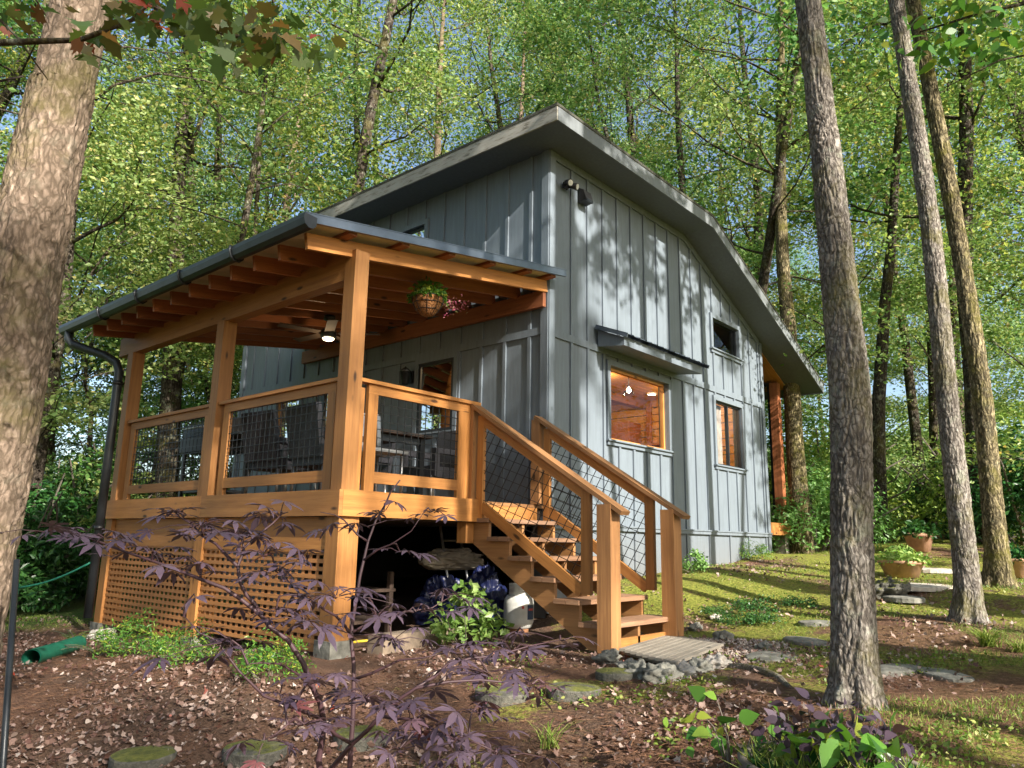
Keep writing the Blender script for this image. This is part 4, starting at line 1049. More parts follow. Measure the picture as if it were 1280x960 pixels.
# (px, distance, variant, scale) : trees standing round the clearing, from the left to the right
def ok(p, m):
    if -5.2 < p.x < 9.5 and -2.5 < p.y < 8.8: return False
    return all((p.x - q.x) ** 2 + (p.y - q.y) ** 2 > m * m for q in spots)
plan = []
for ring, (d0, d1, n_, m_) in enumerate(((13, 18, 9, 3.0), (18, 26, 14, 3.4), (26, 38, 20, 3.8), (38, 60, 16, 5))):
    tries = 0; got = 0
    while got < n_ and tries < 900:
        tries += 1; px = rs.uniform(-160, 1440); d = rs.uniform(d0, d1); p = CAM + hdir(px) * d
        if 900 < px < 1230 and d < 24 and rs.random() < .55: continue
        if (px > 1225 and d < 20) or (1075 < px < 1195 and d < 34): continue
        if not ok(p, m_): continue
        spots.append(p); plan.append((d, px, p)); got += 1
plan.sort(key=lambda a: a[0])
for d, px, p in plan:
    v = V_TALL[rs.choice((0, 1, 2, 3, 4) if px > 500 else (0, 2, 4, 0, 3))]
    place_tree(v, (p.x, p.y, gz(p.x, p.y) if d < 60 else 0), rs.uniform(0, 6.28), rs.uniform(.85, 1.25), 'forest_tree', wlabel('tall thin forest tree', min(1279, max(0, px)), d), group='tall trees of the forest round the cottage')
us = []
for k in range(30):
    for _ in range(60):
        px = rs.uniform(-60, 1400); d = rs.uniform(13, 27); p = CAM + hdir(px) * d
        if (930 < px < 1250 and d < 19) or 1070 < px < 1200: continue
        if not (-5.5 < p.x < 10 and -3 < p.y < 9) and all((p - q).length > 2.4 for q in us): us.append(p); plan.append((d, px, p)); break
    else: continue
    place_tree(V_UNDER[k % 2], (p.x, p.y, gz(p.x, p.y)), rs.uniform(0, 6.28), rs.uniform(.8, 1.25), 'understory_tree', wlabel('small understory tree', min(1279, max(0, px)), d), group='small trees under the forest')
# shrub thickets
shr = [(20, 15.5, 1, 1.1), (75, 17.5, 1, 1.3), (110, 19.5, 1, 1.5), (-40, 14, 1, 1.0), (160, 22, 2, 1.3), (215, 24, 0, 1.2), (270, 24, 0, 1.1), (50, 23, 2, 1.5),
       (1000, 17.5, 0, .85), (1022, 15.5, 0, .7), (1035, 18.5, 0, 1.0), (1100, 27, 0, 1.0), (1160, 36, 0, 1.6), (1120, 40, 2, 2.0), (1185, 42, 0, 2.0), (1075, 27, 0, 1.2), (1110, 33, 0, 1.3), (1150, 32, 2, 1.2), (1190, 31, 0, 1.2), (1230, 20, 1, 1.0), (1275, 19, 0, 1.1), (1255, 24, 2, 1.4), (1320, 16, 1, 1.0), (1015, 24, 0, 1.4), (1060, 27, 0, 1.5), (1205, 30, 0, 1.5), (1130, 33, 2, 1.6), (1290, 28, 0, 1.6), (960, 25, 0, 1.2)]
shr.sort(key=lambda a: a[1])
for px, d, v, sc in shr:
    p = CAM + hdir(px) * d
    place_shrub(V_SHRUB[v], (p.x, p.y, gz(p.x, p.y) - .1), rs.uniform(0, 6), sc, wlabel(('pale green leafy shrub', 'dark evergreen shrub', 'low spreading green shrub')[v], min(1279, max(0, px)), d), 'shrubs at the edge of the forest')

# near trunks with ridged bark of real relief
def near_trunk(name, pts, rads, barkm, label, nseg=460, na=150, relief=.012, seed=1, fx=34, fz=14, flare=.42):
    # pts: centre line, rads: radius at each, relief: depth of the bark ridges
    K = len(pts); cum = [0]
    for a, b in zip(pts, pts[1:]): cum.append(cum[-1] + (b - a).length)
    tot = cum[-1]; V = np.zeros(((nseg + 1) * na, 3)); k = 0; u0 = Vector((1, 0, 0))
    def cr(s):
        i = max(0, min(K - 2, next((q for q in range(K - 1) if cum[q + 1] >= s), K - 2))); t = (s - cum[i]) / (cum[i + 1] - cum[i])
        p0, p1, p2, p3 = pts[max(0, i - 1)], pts[i], pts[i + 1], pts[min(K - 1, i + 2)]
        c = .5 * ((2 * p1) + (p2 - p0) * t + (2 * p0 - 5 * p1 + 4 * p2 - p3) * t * t + (3 * p1 - p0 - 3 * p2 + p3) * t ** 3)
        return c, rads[i] + (rads[i + 1] - rads[i]) * t
    for i in range(nseg + 1):
        s = tot * (i / nseg) ** 1.25; c, r = cr(s); c2, _ = cr(min(tot, s + .05)); c1, _ = cr(max(0, s - .05)); ax = (c2 - c1).normalized()
        w = ax.cross(u0).normalized(); u = w.cross(ax)
        fl = flare * math.exp(-max(0, s - .3) * 5.0); r += r * fl
        for j in range(na):
            a = 2 * math.pi * j / na; ca, sa = math.cos(a), math.sin(a); d = u * ca + w * sa
            wq = noise.noise(Vector((ca * 2, sa * 2, s * 3 + seed))) * 1.2
            q = Vector((ca * r * fx + wq, sa * r * fx, s * fz + wq)) + Vector((seed * 7, 0, 0))
            n1 = abs(noise.noise(q)); n2 = noise.noise(q * 2.3 + Vector((0, 9, 0)))
            rd = r + relief * (min(1, n1 * 4) - .7) + relief * .45 * n2 + r * (.045 + fl * 1.1) * noise.noise(Vector((ca * 1.9, sa * 1.9, s * .8 + seed)))
            V[k] = c + d * rd; k += 1
    i = np.arange(nseg)[:, None] * na; j = np.arange(na)[None]; j2 = (j + 1) % na
    F = np.stack([i + j, i + j2, i + na + j2, i + na + j], -1).reshape(-1, 4)
    root = empty(name, pts[0], label, 'tree'); link('trunk', np_mesh('trunk', V, F, M[barkm], True), root)
    # limbs and crown above the picture
    rg = np.random.default_rng(seed + 70); top = pts[-1]; b = MB(); cen = []
    for q in range(7):
        a = q * 2.4; p = pts[-2].lerp(top, rg.uniform(.55, 1)); bp_ = branch_path(p, (math.cos(a), math.sin(a), .7), rg.uniform(1.6, 2.8), 5, rg, .15)
        b.tube(bp_, [rads[-1] * .4 * (1 - .17 * z) for z in range(6)], 6); cen += bp_[2:]
    b.build('limbs', M[barkm], root)
    cen = np.array([tuple(c) for c in cen]); n = 1500; P = cen[rg.integers(0, len(cen), n)] + rg.normal(size=(n, 3)) * [.35, .35, .15]
    foliage('crown', P, .13, M['leaf'], rg, root)
    return root
def solve(px, py, d):       # a point at horizontal distance d along the sight line
    r = ray(px, py); h_ = math.hypot(r.x, r.y); return CAM + r * (d / h_)
def gbase(px, py, d):
    p = solve(px, py, d); p.z = gz(p.x, p.y); return p
def extend(b, t, z):
    k = (z - b.z) / (t.z - b.z); return b + (t - b) * k
def viapts(d, P, extra, hgt=4.5):
    b = gbase(P[0][0], P[0][1], d); out = [b - Vector((0, 0, .3)), b]; rd = []
    for (x, y, w) in P[1:]: out.append(solve(x, y, d))
    ws = [P[0][2]] + [p[2] for p in P]; res = []
    for q, w in zip(out, ws): res.append(w / 2 * (q - CAM).dot(AZ) / FOC * (q - CAM).dot(AZ) / (q - CAM).length * .97)
    dirn = (out[-1] - out[-2]).normalized(); out.append(out[-1] + dirn * hgt); res.append(res[-1] * .72)
    return out, res
o_, r_ = viapts(4.9, [(1070, 878, 60), (1065, 700, 56), (1062, 500, 53), (1048, 350, 46), (1033, 200, 41), (1010, 0, 35)], 0, 6)
near_trunk('ridged_bark_tree', o_, r_, 'bark_grey', 'nearest ridged grey tree trunk right of the cottage, its base catching sun', seed=1)
o_, r_ = viapts(8.2, [(1208, 778, 38), (1208, 724, 34), (1197, 615, 32), (1185, 507, 29), (1170, 350, 27), (1157, 240, 26), (1120, 0, 22)], 0, 6)
near_trunk('ridged_bark_tree', o_, r_, 'bark_grey', 'grey ridged tree trunk second from the right edge, beside the pine straw path', seed=2, nseg=320, na=90)
o_, r_ = viapts(10., [(1248, 732, 38), (1247, 700, 34), (1239, 615, 29), (1229, 507, 27), (1210, 375, 24), (1180, 200, 23), (1147, 30, 20)], 0, 6)
near_trunk('ridged_bark_tree', o_, r_, 'bark_moss', 'rightmost near tree trunk, yellow-green moss on its lower half', seed=3, nseg=300, na=80)
o_, r_ = viapts(4.1, [(-58, 860, 124), (-36, 720, 116), (-14, 600, 112), (4, 500, 108), (38, 300, 102), (76, 120, 90), (103, 0, 82)], 0, 6)
near_trunk('leaning_oak', o_, r_, 'bark', 'big pale brown oak leaning in at the far left of the photo', seed=4, fx=24, fz=13, relief=.011, na=190)
# mid-distance trunks one can pick out
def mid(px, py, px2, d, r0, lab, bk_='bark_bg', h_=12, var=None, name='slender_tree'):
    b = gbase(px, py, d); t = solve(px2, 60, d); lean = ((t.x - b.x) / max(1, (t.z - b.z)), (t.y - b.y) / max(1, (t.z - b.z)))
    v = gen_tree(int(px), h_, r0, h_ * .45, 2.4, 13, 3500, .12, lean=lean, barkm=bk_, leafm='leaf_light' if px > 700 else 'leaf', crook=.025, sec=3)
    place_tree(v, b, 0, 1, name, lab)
mid(1000, 650, 965, 15, .19, 'lichen-blotched trunk rising behind the lower right roof edge', 'bark_moss', 14)
mid(1095, 640, 1085, 17, .16, 'slim dark trunk just right of the nearest ridged trunk', h_=13)
mid(1152, 645, 1118, 21, .15, 'thin leaning trunk, left one of the clump behind the flat stones')
mid(1166, 645, 1160, 22, .13, 'thin upright trunk, middle one of the clump behind the flat stones')
mid(1178, 645, 1196, 21.5, .14, 'thin trunk, right one of the clump behind the flat stones')
mid(215, 640, 225, 17, .26, 'stout trunk seen through the porch between the left and middle posts', h_=15)
mid(238, 640, 330, 15, .13, 'dark crooked tree forking above the porch gutter', h_=13)
mid(330, 640, 350, 20, .2, 'pale sunlit trunk above the middle of the porch gutter', 'bark', 16)
mid(300, 640, 322, 16.5, .10, 'thin dark stem just right of the crooked forked tree', h_=12)
mid(875, 640, 880, 19, .16, 'trunk standing behind the bend of the roof', 'bark_bg', 17)
mid(520, 640, 520, 20, .2, 'trunk hidden low by the cottage, crown above its left eave', 'bark', 18)
mid(650, 640, 640, 22, .2, 'trunk behind the roof corner, crown filling the sky above it', 'bark', 19)
# trees behind and to the right of the viewer: they throw the dappled shade
V_SPARSE += [gen_tree(51, 20, .40, 9.0, 3.0, 13, 6500, .15, leafm='leaf', spread=.24, sec=3, flat=.55, crook=.012, barkm='bark_grey', trunk_n=16)]
sd = [(-1.15, -8.0, 2, .95), (1.35, -8.6, 2, .92), (2.35, -9.8, 0, .8), (4.6, -13.5, 0, .95), (-3.4, -12, 0, 1.0), (-8, -13, 0, 1.0), (-5.5, -19, 0, 1.1), (-12, -11, 0, 1.0),
      (5.6, -10.5, 1, .9), (8.6, -9.0, 1, .9), (12.5, -8.5, 1, 1.0)]
for k, (x, y, v, sc) in enumerate(sd):
    var = V_SPARSE[v]
    place_tree(var, (x, y, gz(x, y)), k * 1.3, sc, 'clearing_tree', 'tree outside the picture on the sunny side of the clearing', group='trees on the sunny side of the clearing')

# closed forest behind the viewer, beyond the reach of the low sun, and to the left
ring = []
for k in range(400):
    a = rs.uniform(0, 6.28); d = rs.uniform(9, 44); x, y = CAM.x + d * math.cos(a), CAM.y + d * math.sin(a)
    v = Vector((x - CAM.x, y - CAM.y, 0)).normalized(); ang_s = math.degrees(math.atan2(v.y, v.x))
    if -12 < ang_s < 96: continue                     # the view itself
    to_sun = Vector((SUN.x, SUN.y, 0)).normalized()
    if -9 < x < 16 and y < -5 and d < 34: continue
    if all((x - p) ** 2 + (y - q) ** 2 > 16 for p, q in ring):
        ring.append((x, y)); 
        if len(ring) > 34: break
        place_tree(V_TALL[k % 4], (x, y, gz(x, y)), rs.uniform(0, 6), rs.uniform(.85, 1.1), 'clearing_tree', 'tree of the closed forest outside the picture', group='closed forest behind the viewer')
# ------------------------------------------------------------------ the yard: litter, straw, moss and grass
def yard_points(rng, n, f=None, lo=1.2, hi=16, px0=-60, px1=1340, pw=1.0):
    out = []
    while len(out) < n:
        px = rng.uniform(px0, px1, n * 2); d = lo * (hi / lo) ** (rng.uniform(0, 1, n * 2) ** pw)
        for a, b in zip(px, d):
            p = CAM + hdir(a) * b
            if -2.65 < p.x < 6.1 and p.y > -.02: continue
            if -1.25 < p.x < -.1 and p.y > -1.62: continue
            if f and not f(p): continue
            out.append((p.x, p.y, gz(p.x, p.y)))
            if len(out) >= n: break
    return np.array(out)
rng = np.random.default_rng(9)
def right_side(p): return p.x - .85 * p.y
def lit(p):
    k = right_side(p)
    q = noise.noise(Vector((p.x * .8, p.y * .8, 0)))
    return rs.random() < (1.0 if k < -1.5 else .5 if k < 3 else .38) * (.75 + 2.2 * q)
P = yard_points(rng, 22000, lit, 3.2, 14, pw=.9)
n = len(P); P[:, 2] += rng.uniform(.004, .03, n)
# lobed, curled dead leaves : 8-gon shapes
ang = np.linspace(0, 2 * np.pi, 10, endpoint=False); rad = np.array([1, .62, .9, .6, .7, .5, .7, .6, .9, .62])
sz = .009 + .030 * rng.uniform(0, 1, n) ** 1.7; rot = rng.uniform(0, 6.28, n); N_ = rdir(rng, n, 1, 1.6)
T1_ = np.cross(N_, rdir(rng, n)); T1_ /= np.linalg.norm(T1_, axis=1)[:, None]; T2_ = np.cross(N_, T1_)
asp = rng.uniform(.5, .95, n); curl = rng.uniform(-.1, .55, n)
c_, s_n = np.cos(ang) * rad, np.sin(ang) * rad
RJ = rng.uniform(.55, 1.15, (n, 10)); 
V = P[:, None] + T1_[:, None] * ((c_[None, :] * RJ)[:, :, None] * sz[:, None, None]) + T2_[:, None] * ((s_n[None, :] * RJ)[:, :, None] * (sz * asp)[:, None, None]) + N_[:, None] * ((c_ ** 2)[None, :, None] * (sz * curl)[:, None, None])
o = link('leaf_litter', np_mesh('leaf_litter', V.reshape(-1, 3), np.arange(n * 10).reshape(n, 10), M['litter'])); tag(o, 'dry fallen leaves scattered over the yard', 'fallen leaves', kind='stuff')
# pine straw
def straw(p): return rs.random() < .35 + .9 * noise.noise(Vector((p.x * .55 + 4, p.y * .55, 2)))
P = yard_points(rng, 26000, straw, 3.2, 11, pw=.85); n = len(P); P[:, 2] += rng.uniform(.003, .018, n)
N_ = rdir(rng, n, 1, 4); D = rdir(rng, n, .12); D[:, 2] *= .5; V, F = leaf_quads(P, N_, D, rng.uniform(.05, .13, n), np.full(n, .0035), 0)
o = link('pine_straw', np_mesh('pine_straw', V, F, M['needle'])); tag(o, 'reddish pine straw strewn over the yard', 'pine straw', kind='stuff')
# grass and moss tufts
def grassy(p):
    k = right_side(p); q = noise.noise(Vector((p.x * 1.1, p.y * 1.1, 5)))
    if p.y > 5: return True
    return k > .2 and q > .02 and rs.random() < min(1, (k) * .35)
P = yard_points(rng, 20000, grassy, 3.2, 17, pw=.9); n = len(P)
D = rdir(rng, n, .6, 1.3); N_ = np.cross(D, rdir(rng, n)); N_ /= np.linalg.norm(N_, axis=1)[:, None]
V, F = leaf_quads(P, N_, D, rng.uniform(.02, .055, n), rng.uniform(.004, .007, n), .3)
o = link('grass', np_mesh('grass', V, F, M['grass'])); tag(o, 'short grass and moss growing in patches over the yard', 'grass', kind='stuff')
# low ground-cover weeds, small round leaves
P = yard_points(rng, 2400, lambda p: right_side(p) > -1.5 and noise.noise(Vector((p.x * 1.7, p.y * 1.7, 9))) > .22, 3.4, 12); P[:, 2] += rng.uniform(.01, .05, len(P))
o = foliage('ground_cover', P, .024, M['grass'], rng, up=1.2, ratio=.6, shape=OVATE); tag(o, 'small-leaved green weeds scattered over the yard', 'ground cover', kind='stuff')

# ------------------------------------------------------------------ stones, stepping pads, pots
def flat_stone(name, px, py, rx, ry, h, m, label, cat, seed, group=None, n=26, up=.03, rotz=0):
    c = gpx(px, py); b = MB(); ring = []
    for k in range(n):
        t = 2 * math.pi * k / n; q = 1 + .13 * noise.noise(Vector((math.cos(t) * 1.3 + seed, math.sin(t) * 1.3, 0))); x, y = rx * q * math.cos(t), ry * q * math.sin(t)
        ring.append((c.x + x * math.cos(rotz) - y * math.sin(rotz), c.y + x * math.sin(rotz) + y * math.cos(rotz)))
    z = c.z + up
    for (s0, z0), (s1, z1) in zip(((1, -h), (1, -.008), (.96, 0)), ((1, -.008), (.96, 0), (.5, .012))):
        for k in range(n):
            a, d = ring[k], ring[(k + 1) % n]
            f = lambda q, s: (c.x + (q[0] - c.x) * s, c.y + (q[1] - c.y) * s)
            b.quad([(*f(a, s0), z + z0), (*f(d, s0), z + z0), (*f(d, s1), z + z1), (*f(a, s1), z + z1)], smooth=True)
    b.quad([(c.x + (a[0] - c.x) * .5, c.y + (a[1] - c.y) * .5, z + .012) for a in ring], smooth=True)
    o = b.build(name, m); return tag(o, label, cat, group)
M['moss_top'] = None
def mossy_stone():
    m, nt, b = mat('mossy_stone'); v = coords(nt); n = nz(nt, v, 26, 6, .7); n2 = nz(nt, v, 5, 4)
    ge = nt.nodes.new('ShaderNodeNewGeometry'); sp = nt.nodes.new('ShaderNodeSeparateXYZ'); nt.links.new(ge.outputs['Normal'], sp.inputs[0])
    st_ = ramp(nt, n, [(.3, (.05, .05, .04)), (.7, (.17, .16, .13))]); mo = ramp(nt, n, [(.3, (.06, .075, .012)), (.7, (.20, .20, .035))])
    mu = nt.nodes.new('ShaderNodeMath'); mu.operation = 'MULTIPLY'; nt.links.new(sp.outputs['Z'], mu.inputs[0]); nt.links.new(n2, mu.inputs[1])
    c = mix(nt, ramp(nt, mu.outputs[0], [(.36, (0, 0, 0)), (.46, (1, 1, 1))]), st_, mo)
    nt.links.new(c, b.inputs['Base Color']); b.inputs['Roughness'].default_value = .95; bump(nt, b, n, .03); return m
M['moss_top'] = mossy_stone()
G_ = 'round mossy stepping pads'
for k, (x, y, r_, lab) in enumerate(((718, 868, .17, 'in the middle of the foreground, left of the stair newel'), (628, 873, .17, 'half under the purple maple, right of its stems'), (770, 848, .15, 'right in front of the near stair newel'),
                                    (318, 946, .17, 'at the bottom edge between the pole and the maple'), (178, 953, .17, 'nearest the bottom left corner'), (452, 925, .16, 'behind the maple stems at the bottom'))):
    flat_stone('stepping_pad', x, y, r_, r_, .07, M['moss_top'], 'round mossy stepping pad ' + lab, 'stepping stone', k, G_, up=.045)
G_ = 'flat stones of the garden path'
for k, (x, y, rx, ry, lab) in enumerate(((968, 822, .33, .20, 'right of the gravel patch'), (1012, 803, .3, .16, 'just left of the nearest trunk'), (1030, 780, .25, .15, 'touching the left side of the nearest trunk'), (1150, 733, .5, .35, 'pale and wide between the right trunks'), (1125, 748, .3, .2, 'right of the nearest trunk, beyond the straw'),
                                        (1165, 713, .35, .3, 'behind the wide pale one'), (1120, 838, .3, .14, 'right of the nearest trunk foot'), (1180, 845, .25, .14, 'farther right of the trunk foot'))):
    flat_stone('flagstone', x, y, rx, ry, .05, M['stone'] if k not in (3, 5) else M['palestone'], 'flat flagstone ' + lab, 'flagstone', k + 20, G_, up=.016, rotz=k)
def rock(px, py, r_, m, lab, k, cat='rock', g='rocks edging the gravel patch', name='rock'):
    c = gpx(px, py); return lump(name, (c.x, c.y, c.z + r_ * .25), (r_ * 1.2, r_, r_ * .7), k * 3.7, M[m], lab, cat, .7, 1.9, .3, 26, g)
for k, (x, y, r_, m, lab) in enumerate(((785, 838, .07, 'stone', 'grey edging rock beside the newel foot, leftmost of its row'), (803, 846, .09, 'stone', 'grey edging rock, second in the row from the newel'), (828, 850, .10, 'stone', 'larger grey edging rock, third in the row from the newel'),
        (852, 846, .08, 'palestone', 'pale edging rock, fourth in the row from the newel'), (876, 840, .08, 'stone', 'edging rock, fifth in the row from the newel'), (897, 834, .09, 'palestone', 'pale edging rock at the right end of the row'),
        (760, 828, .08, 'stone', 'rock against the foot of the near newel post'), (955, 812, .06, 'stone', 'small rock by the right edge of the gravel'), (905, 800, .07, 'stone', 'small rock behind the right corner of the slatted mat'), (870, 788, .06, 'stone', 'small rock behind the slatted mat, near the far newel'), (895, 775, .05, 'palestone', 'small pale rock in the moss behind the mat'))):
    rock(x, y, r_, m, lab, k)
rock(126, 800, .10, 'palestone', 'white rock at the foot of the far porch post', 33, g=None)
rock(1110, 745, .17, 'moss_top', 'mossy boulder just right of the nearest trunk, beyond it', 35, g=None)
rock(1152, 655, .35, 'stone', 'low grey boulder behind the clump of thin trunks', 36, g=None)
rock(1190, 657, .3, 'stone', 'low grey boulder right of the clump of thin trunks', 37, g=None)
# gravel patch
gc = gpx(905, 818); rng = np.random.default_rng(77)
n = 2600; a = rng.uniform(0, 6.28, n); r_ = np.sqrt(rng.uniform(0, 1, n)); gx_ = gc.x + r_ * np.cos(a) * .75; gy_ = gc.y + .12 + r_ * np.sin(a) * .62
P = np.array([(x, y, gz(x, y) + .006) for x, y in zip(gx_, gy_)]); s_g = rng.uniform(.007, .018, n)
oc = np.array([(1, 0, 0), (0, 1, 0), (-1, 0, 0), (0, -1, 0), (0, 0, .8), (0, 0, -.6)], float)
V = (P[:, None] + (oc[None] + rng.normal(0, .2, (n, 6, 3))) * s_g[:, None, None]).reshape(-1, 3)
tri = np.array([(0, 1, 4), (1, 2, 4), (2, 3, 4), (3, 0, 4), (1, 0, 5), (2, 1, 5), (3, 2, 5), (0, 3, 5)])
F = (tri[None] + (np.arange(n) * 6)[:, None, None]).reshape(-1, 3)
M['pebble'] = leafmat('pebbles', [(0, (.13, .10, .085)), (.4, (.32, .24, .20)), (.8, (.46, .38, .33)), (1, (.60, .55, .50))], 0, .9, False)
tag(link('gravel', np_mesh('gravel', V, F, M['pebble'])), 'pinkish gravel patch at the foot of the stairs', 'gravel', kind='stuff')
# slatted wooden mat
m0 = [at(x, y, 'z', .12) for x, y in ((776, 812), (842, 830), (903, 806), (838, 794))]
mt = empty('slatted_mat', gc, 'weathered slatted wooden mat lying at the foot of the stairs', 'mat')
b = MB(); 
def ml(u, v): return m0[0].lerp(m0[1], u).lerp(m0[3].lerp(m0[2], u), v)
zoff = Vector((0, 0, .0))
for i in range(9):
    u = .03 + i * .1175; b.beam(ml(u, 0) + zoff, ml(u, 1) + zoff, .055, .02)
mo = b.build('slats', M['greywood'], mt)
for v in (.08, .5, .92): b = MB(); b.beam(ml(0, v) + Vector((0, 0, -.028)), ml(1, v) + Vector((0, 0, -.028)), .05, .03); b.build('batten', M['greywood'], mt)
# exposed root running from the gravel to the right
b = MB(); pr = [gpx(x, y) for x, y in ((905, 834), (930, 836), (955, 842), (975, 850), (990, 862))]
b.tube([p + Vector((0, 0, .005)) for p in pr], [.02, .032, .035, .028, .01], 10); tag(b.build('exposed_root', M['bark_grey']), 'grey exposed root curving across the soil right of the gravel', 'root')

def pot(px, py, r_, h_, label, m='terracotta', plant=True, seed=1, foliage_m='leaf_dark', fs=.07, fn=500, fh=.25):
    c = gpx(px, py); r = empty('potted_plant', c, label, 'potted plant')
    b = MB(); b.lathe((c.x, c.y, c.z), [(0, .0), (r_ * .7, .0), (r_ * .95, h_ * .8), (r_ * 1.05, h_ * .82), (r_ * 1.07, h_), (r_ * .95, h_), (r_ * .9, h_ * .85), (0, h_ * .85)], 28); b.build('pot', M[m], r)
    rg = np.random.default_rng(seed); th = rg.uniform(0, 6.28, fn); q = np.sqrt(rg.uniform(0, 1, fn)) * r_ * 1.15
    P = np.stack([c.x + q * np.cos(th), c.y + q * np.sin(th), c.z + h_ * .85 + fh * rg.uniform(.05, 1, fn) * (1 - (q / r_ / 1.3) ** 2)], 1)
    foliage('foliage', P, fs, M[foliage_m], rg, r); return r, c
pot(1128, 722, .28, .22, 'shallow terracotta pot of greenery right of the nearest trunk', seed=4, fs=.08, foliage_m='leaf_shrub')
pot(1150, 690, .22, .3, 'farther terracotta pot with a spiky plant behind the shallow one', seed=5, fs=.1)
pot(1268, 722, .2, .25, 'terracotta pot cut by the right edge of the photo', seed=6)
# front right planter, mixed leaves, half below the frame
c = solve(1040, 948, 3.5); cz = gz(c.x, c.y)
r = empty('planter', (c.x, c.y, cz), 'big dark planter of purple and green leaves at the bottom right', 'planter'); h_ = max(.2, c.z - cz - .02)
b = MB(); b.lathe((c.x, c.y, cz), [(0, 0), (.25, 0), (.33, h_ - .05), (.36, h_ - .04), (.365, h_), (.33, h_), (.32, h_ - .06), (0, h_ - .06)], 36); b.build('pot', M['grey_stem'], r)
def bunch(name, n, rr, z0, z1, size, m, sd_, up=.8, ratio=.55, off=(0, 0)):
    rg = np.random.default_rng(sd_); th = rg.uniform(0, 6.28, n); q = np.sqrt(rg.uniform(0, 1, n)) * rr
    P = np.stack([c.x + off[0] + q * np.cos(th), c.y + off[1] + q * np.sin(th), cz + h_ + z0 + (z1 - z0) * rg.uniform(0, 1, n) * (1.05 - (q / rr) ** 2 * .7)], 1)
    foliage(name, P, size, M[m], rg, r, up=up, ratio=ratio, shape=OVATE)
bunch('purple_leaves', 170, .28, .02, .26, .055, 'leaf_purple', 51)
bunch('green_leaves', 46, .26, .05, .20, .115, 'leaf_fresh', 52, ratio=.6, off=(-.03, -.08))
bunch('trailing_leaves', 260, .36, -.05, .08, .05, 'leaf_dark', 53)
rg = np.random.default_rng(54); n = 700; th = rg.uniform(0, 6.28, n); q = np.sqrt(rg.uniform(0, 1, n)) * .34
P = np.stack([c.x + q * np.cos(th), c.y + q * np.sin(th), np.full(n, cz + h_ - .04)], 1); D = rdir(rg, n, .7, .9); N_ = np.cross(D, rdir(rg, n)); N_ /= np.linalg.norm(N_, axis=1)[:, None]
V, F = leaf_quads(P, N_, D, rg.uniform(.08, .2, n), np.full(n, .006), .2); link('grassy_leaves', np_mesh('grassy_leaves', V, F, M['grass']), r)
b = MB()
for k in range(14):
    a = rg.uniform(0, 6.28); b.tube(branch_path((c.x + .1 * math.cos(a), c.y + .1 * math.sin(a), cz + h_ - .06), (math.cos(a) * .5, math.sin(a) * .5, 1), .28, 4, rg), [.005, .004, .003, .002, .001], 5)
b.build('stems', M['stem_purple'], r)
# big-leaved green plant left of the planter
c2 = solve(915, 915, 3.7); z2 = gz(c2.x, c2.y); n = 26
rp2 = empty('leafy_plant', (c2.x, c2.y, z2), 'thin plant with round green leaves left of the big planter', 'plant')
P = np.stack([c2.x + rg.normal(0, .13, n), c2.y + rg.normal(0, .13, n), rg.uniform(z2 + .06, max(z2 + .15, c2.z + .14), n)], 1)
foliage('foliage', P, .08, M['leaf_fresh'], rg, rp2, up=.7, ratio=.75, shape=OVATE)
b = MB(); [b.tube([(c2.x, c2.y, z2), tuple(((P[k] + [c2.x, c2.y, z2 + .2]) / 2)), tuple(P[k])], [.004, .003, .002], 4) for k in range(0, n, 2)]; b.build('stems', M['grey_stem'], rp2)

# small plants by the porch and in the moss
V_SMALL = [gen_shrub(61, .30, .34, 1500, .035, 'leaf_fresh', .3, 6), gen_shrub(62, .32, .5, 620, .075, 'leaf_shrub', .6, 7), gen_shrub(63, .22, .14, 700, .03, 'leaf_dark', .4, 3)]
for px, py, v, sc, lab in ((165, 822, 0, 1.15, 'bushy green shrub in front of the left lattice panel'), (230, 832, 0, .95, 'bushy green shrub at the foot of the middle porch post'), (337, 850, 0, .95, 'bushy green shrub in front of the right lattice panel'),
                           (582, 808, 1, 1.05, 'glossy light-leaved shrub in front of the dark under-deck opening')):
    p = gpx(px, py); place_shrub(V_SMALL[v], p, px * .1, sc, lab, name='small_shrub')
for px, py, sc, lab in ((945, 767, 1.2, 'largest dark heather clump in the moss left of the nearest trunk'), (922, 782, 1.0, 'dark heather clump just in front of the largest one'), (958, 780, .9, 'dark heather clump nearest the trunk'), (895, 770, .8, 'dark heather clump nearest the staircase'), (1000, 760, .9, 'dark heather clump farthest back beside the trunk')):
    p = gpx(px, py); place_shrub(V_SMALL[2], p, px, sc, lab, 'dark heather clumps in the moss', 'heather_clump', 'plant')
p = gpx(942, 700); place_shrub(V_SMALL[0], p, 1, .9, 'bright yellow-green plant growing against the gable wall', name='wall_plant', cat='plant')
p = gpx(870, 715); place_shrub(V_SMALL[1], p, 1, .55, 'thin pale weed growing by the wall right of the stairs', name='wall_plant', cat='plant')
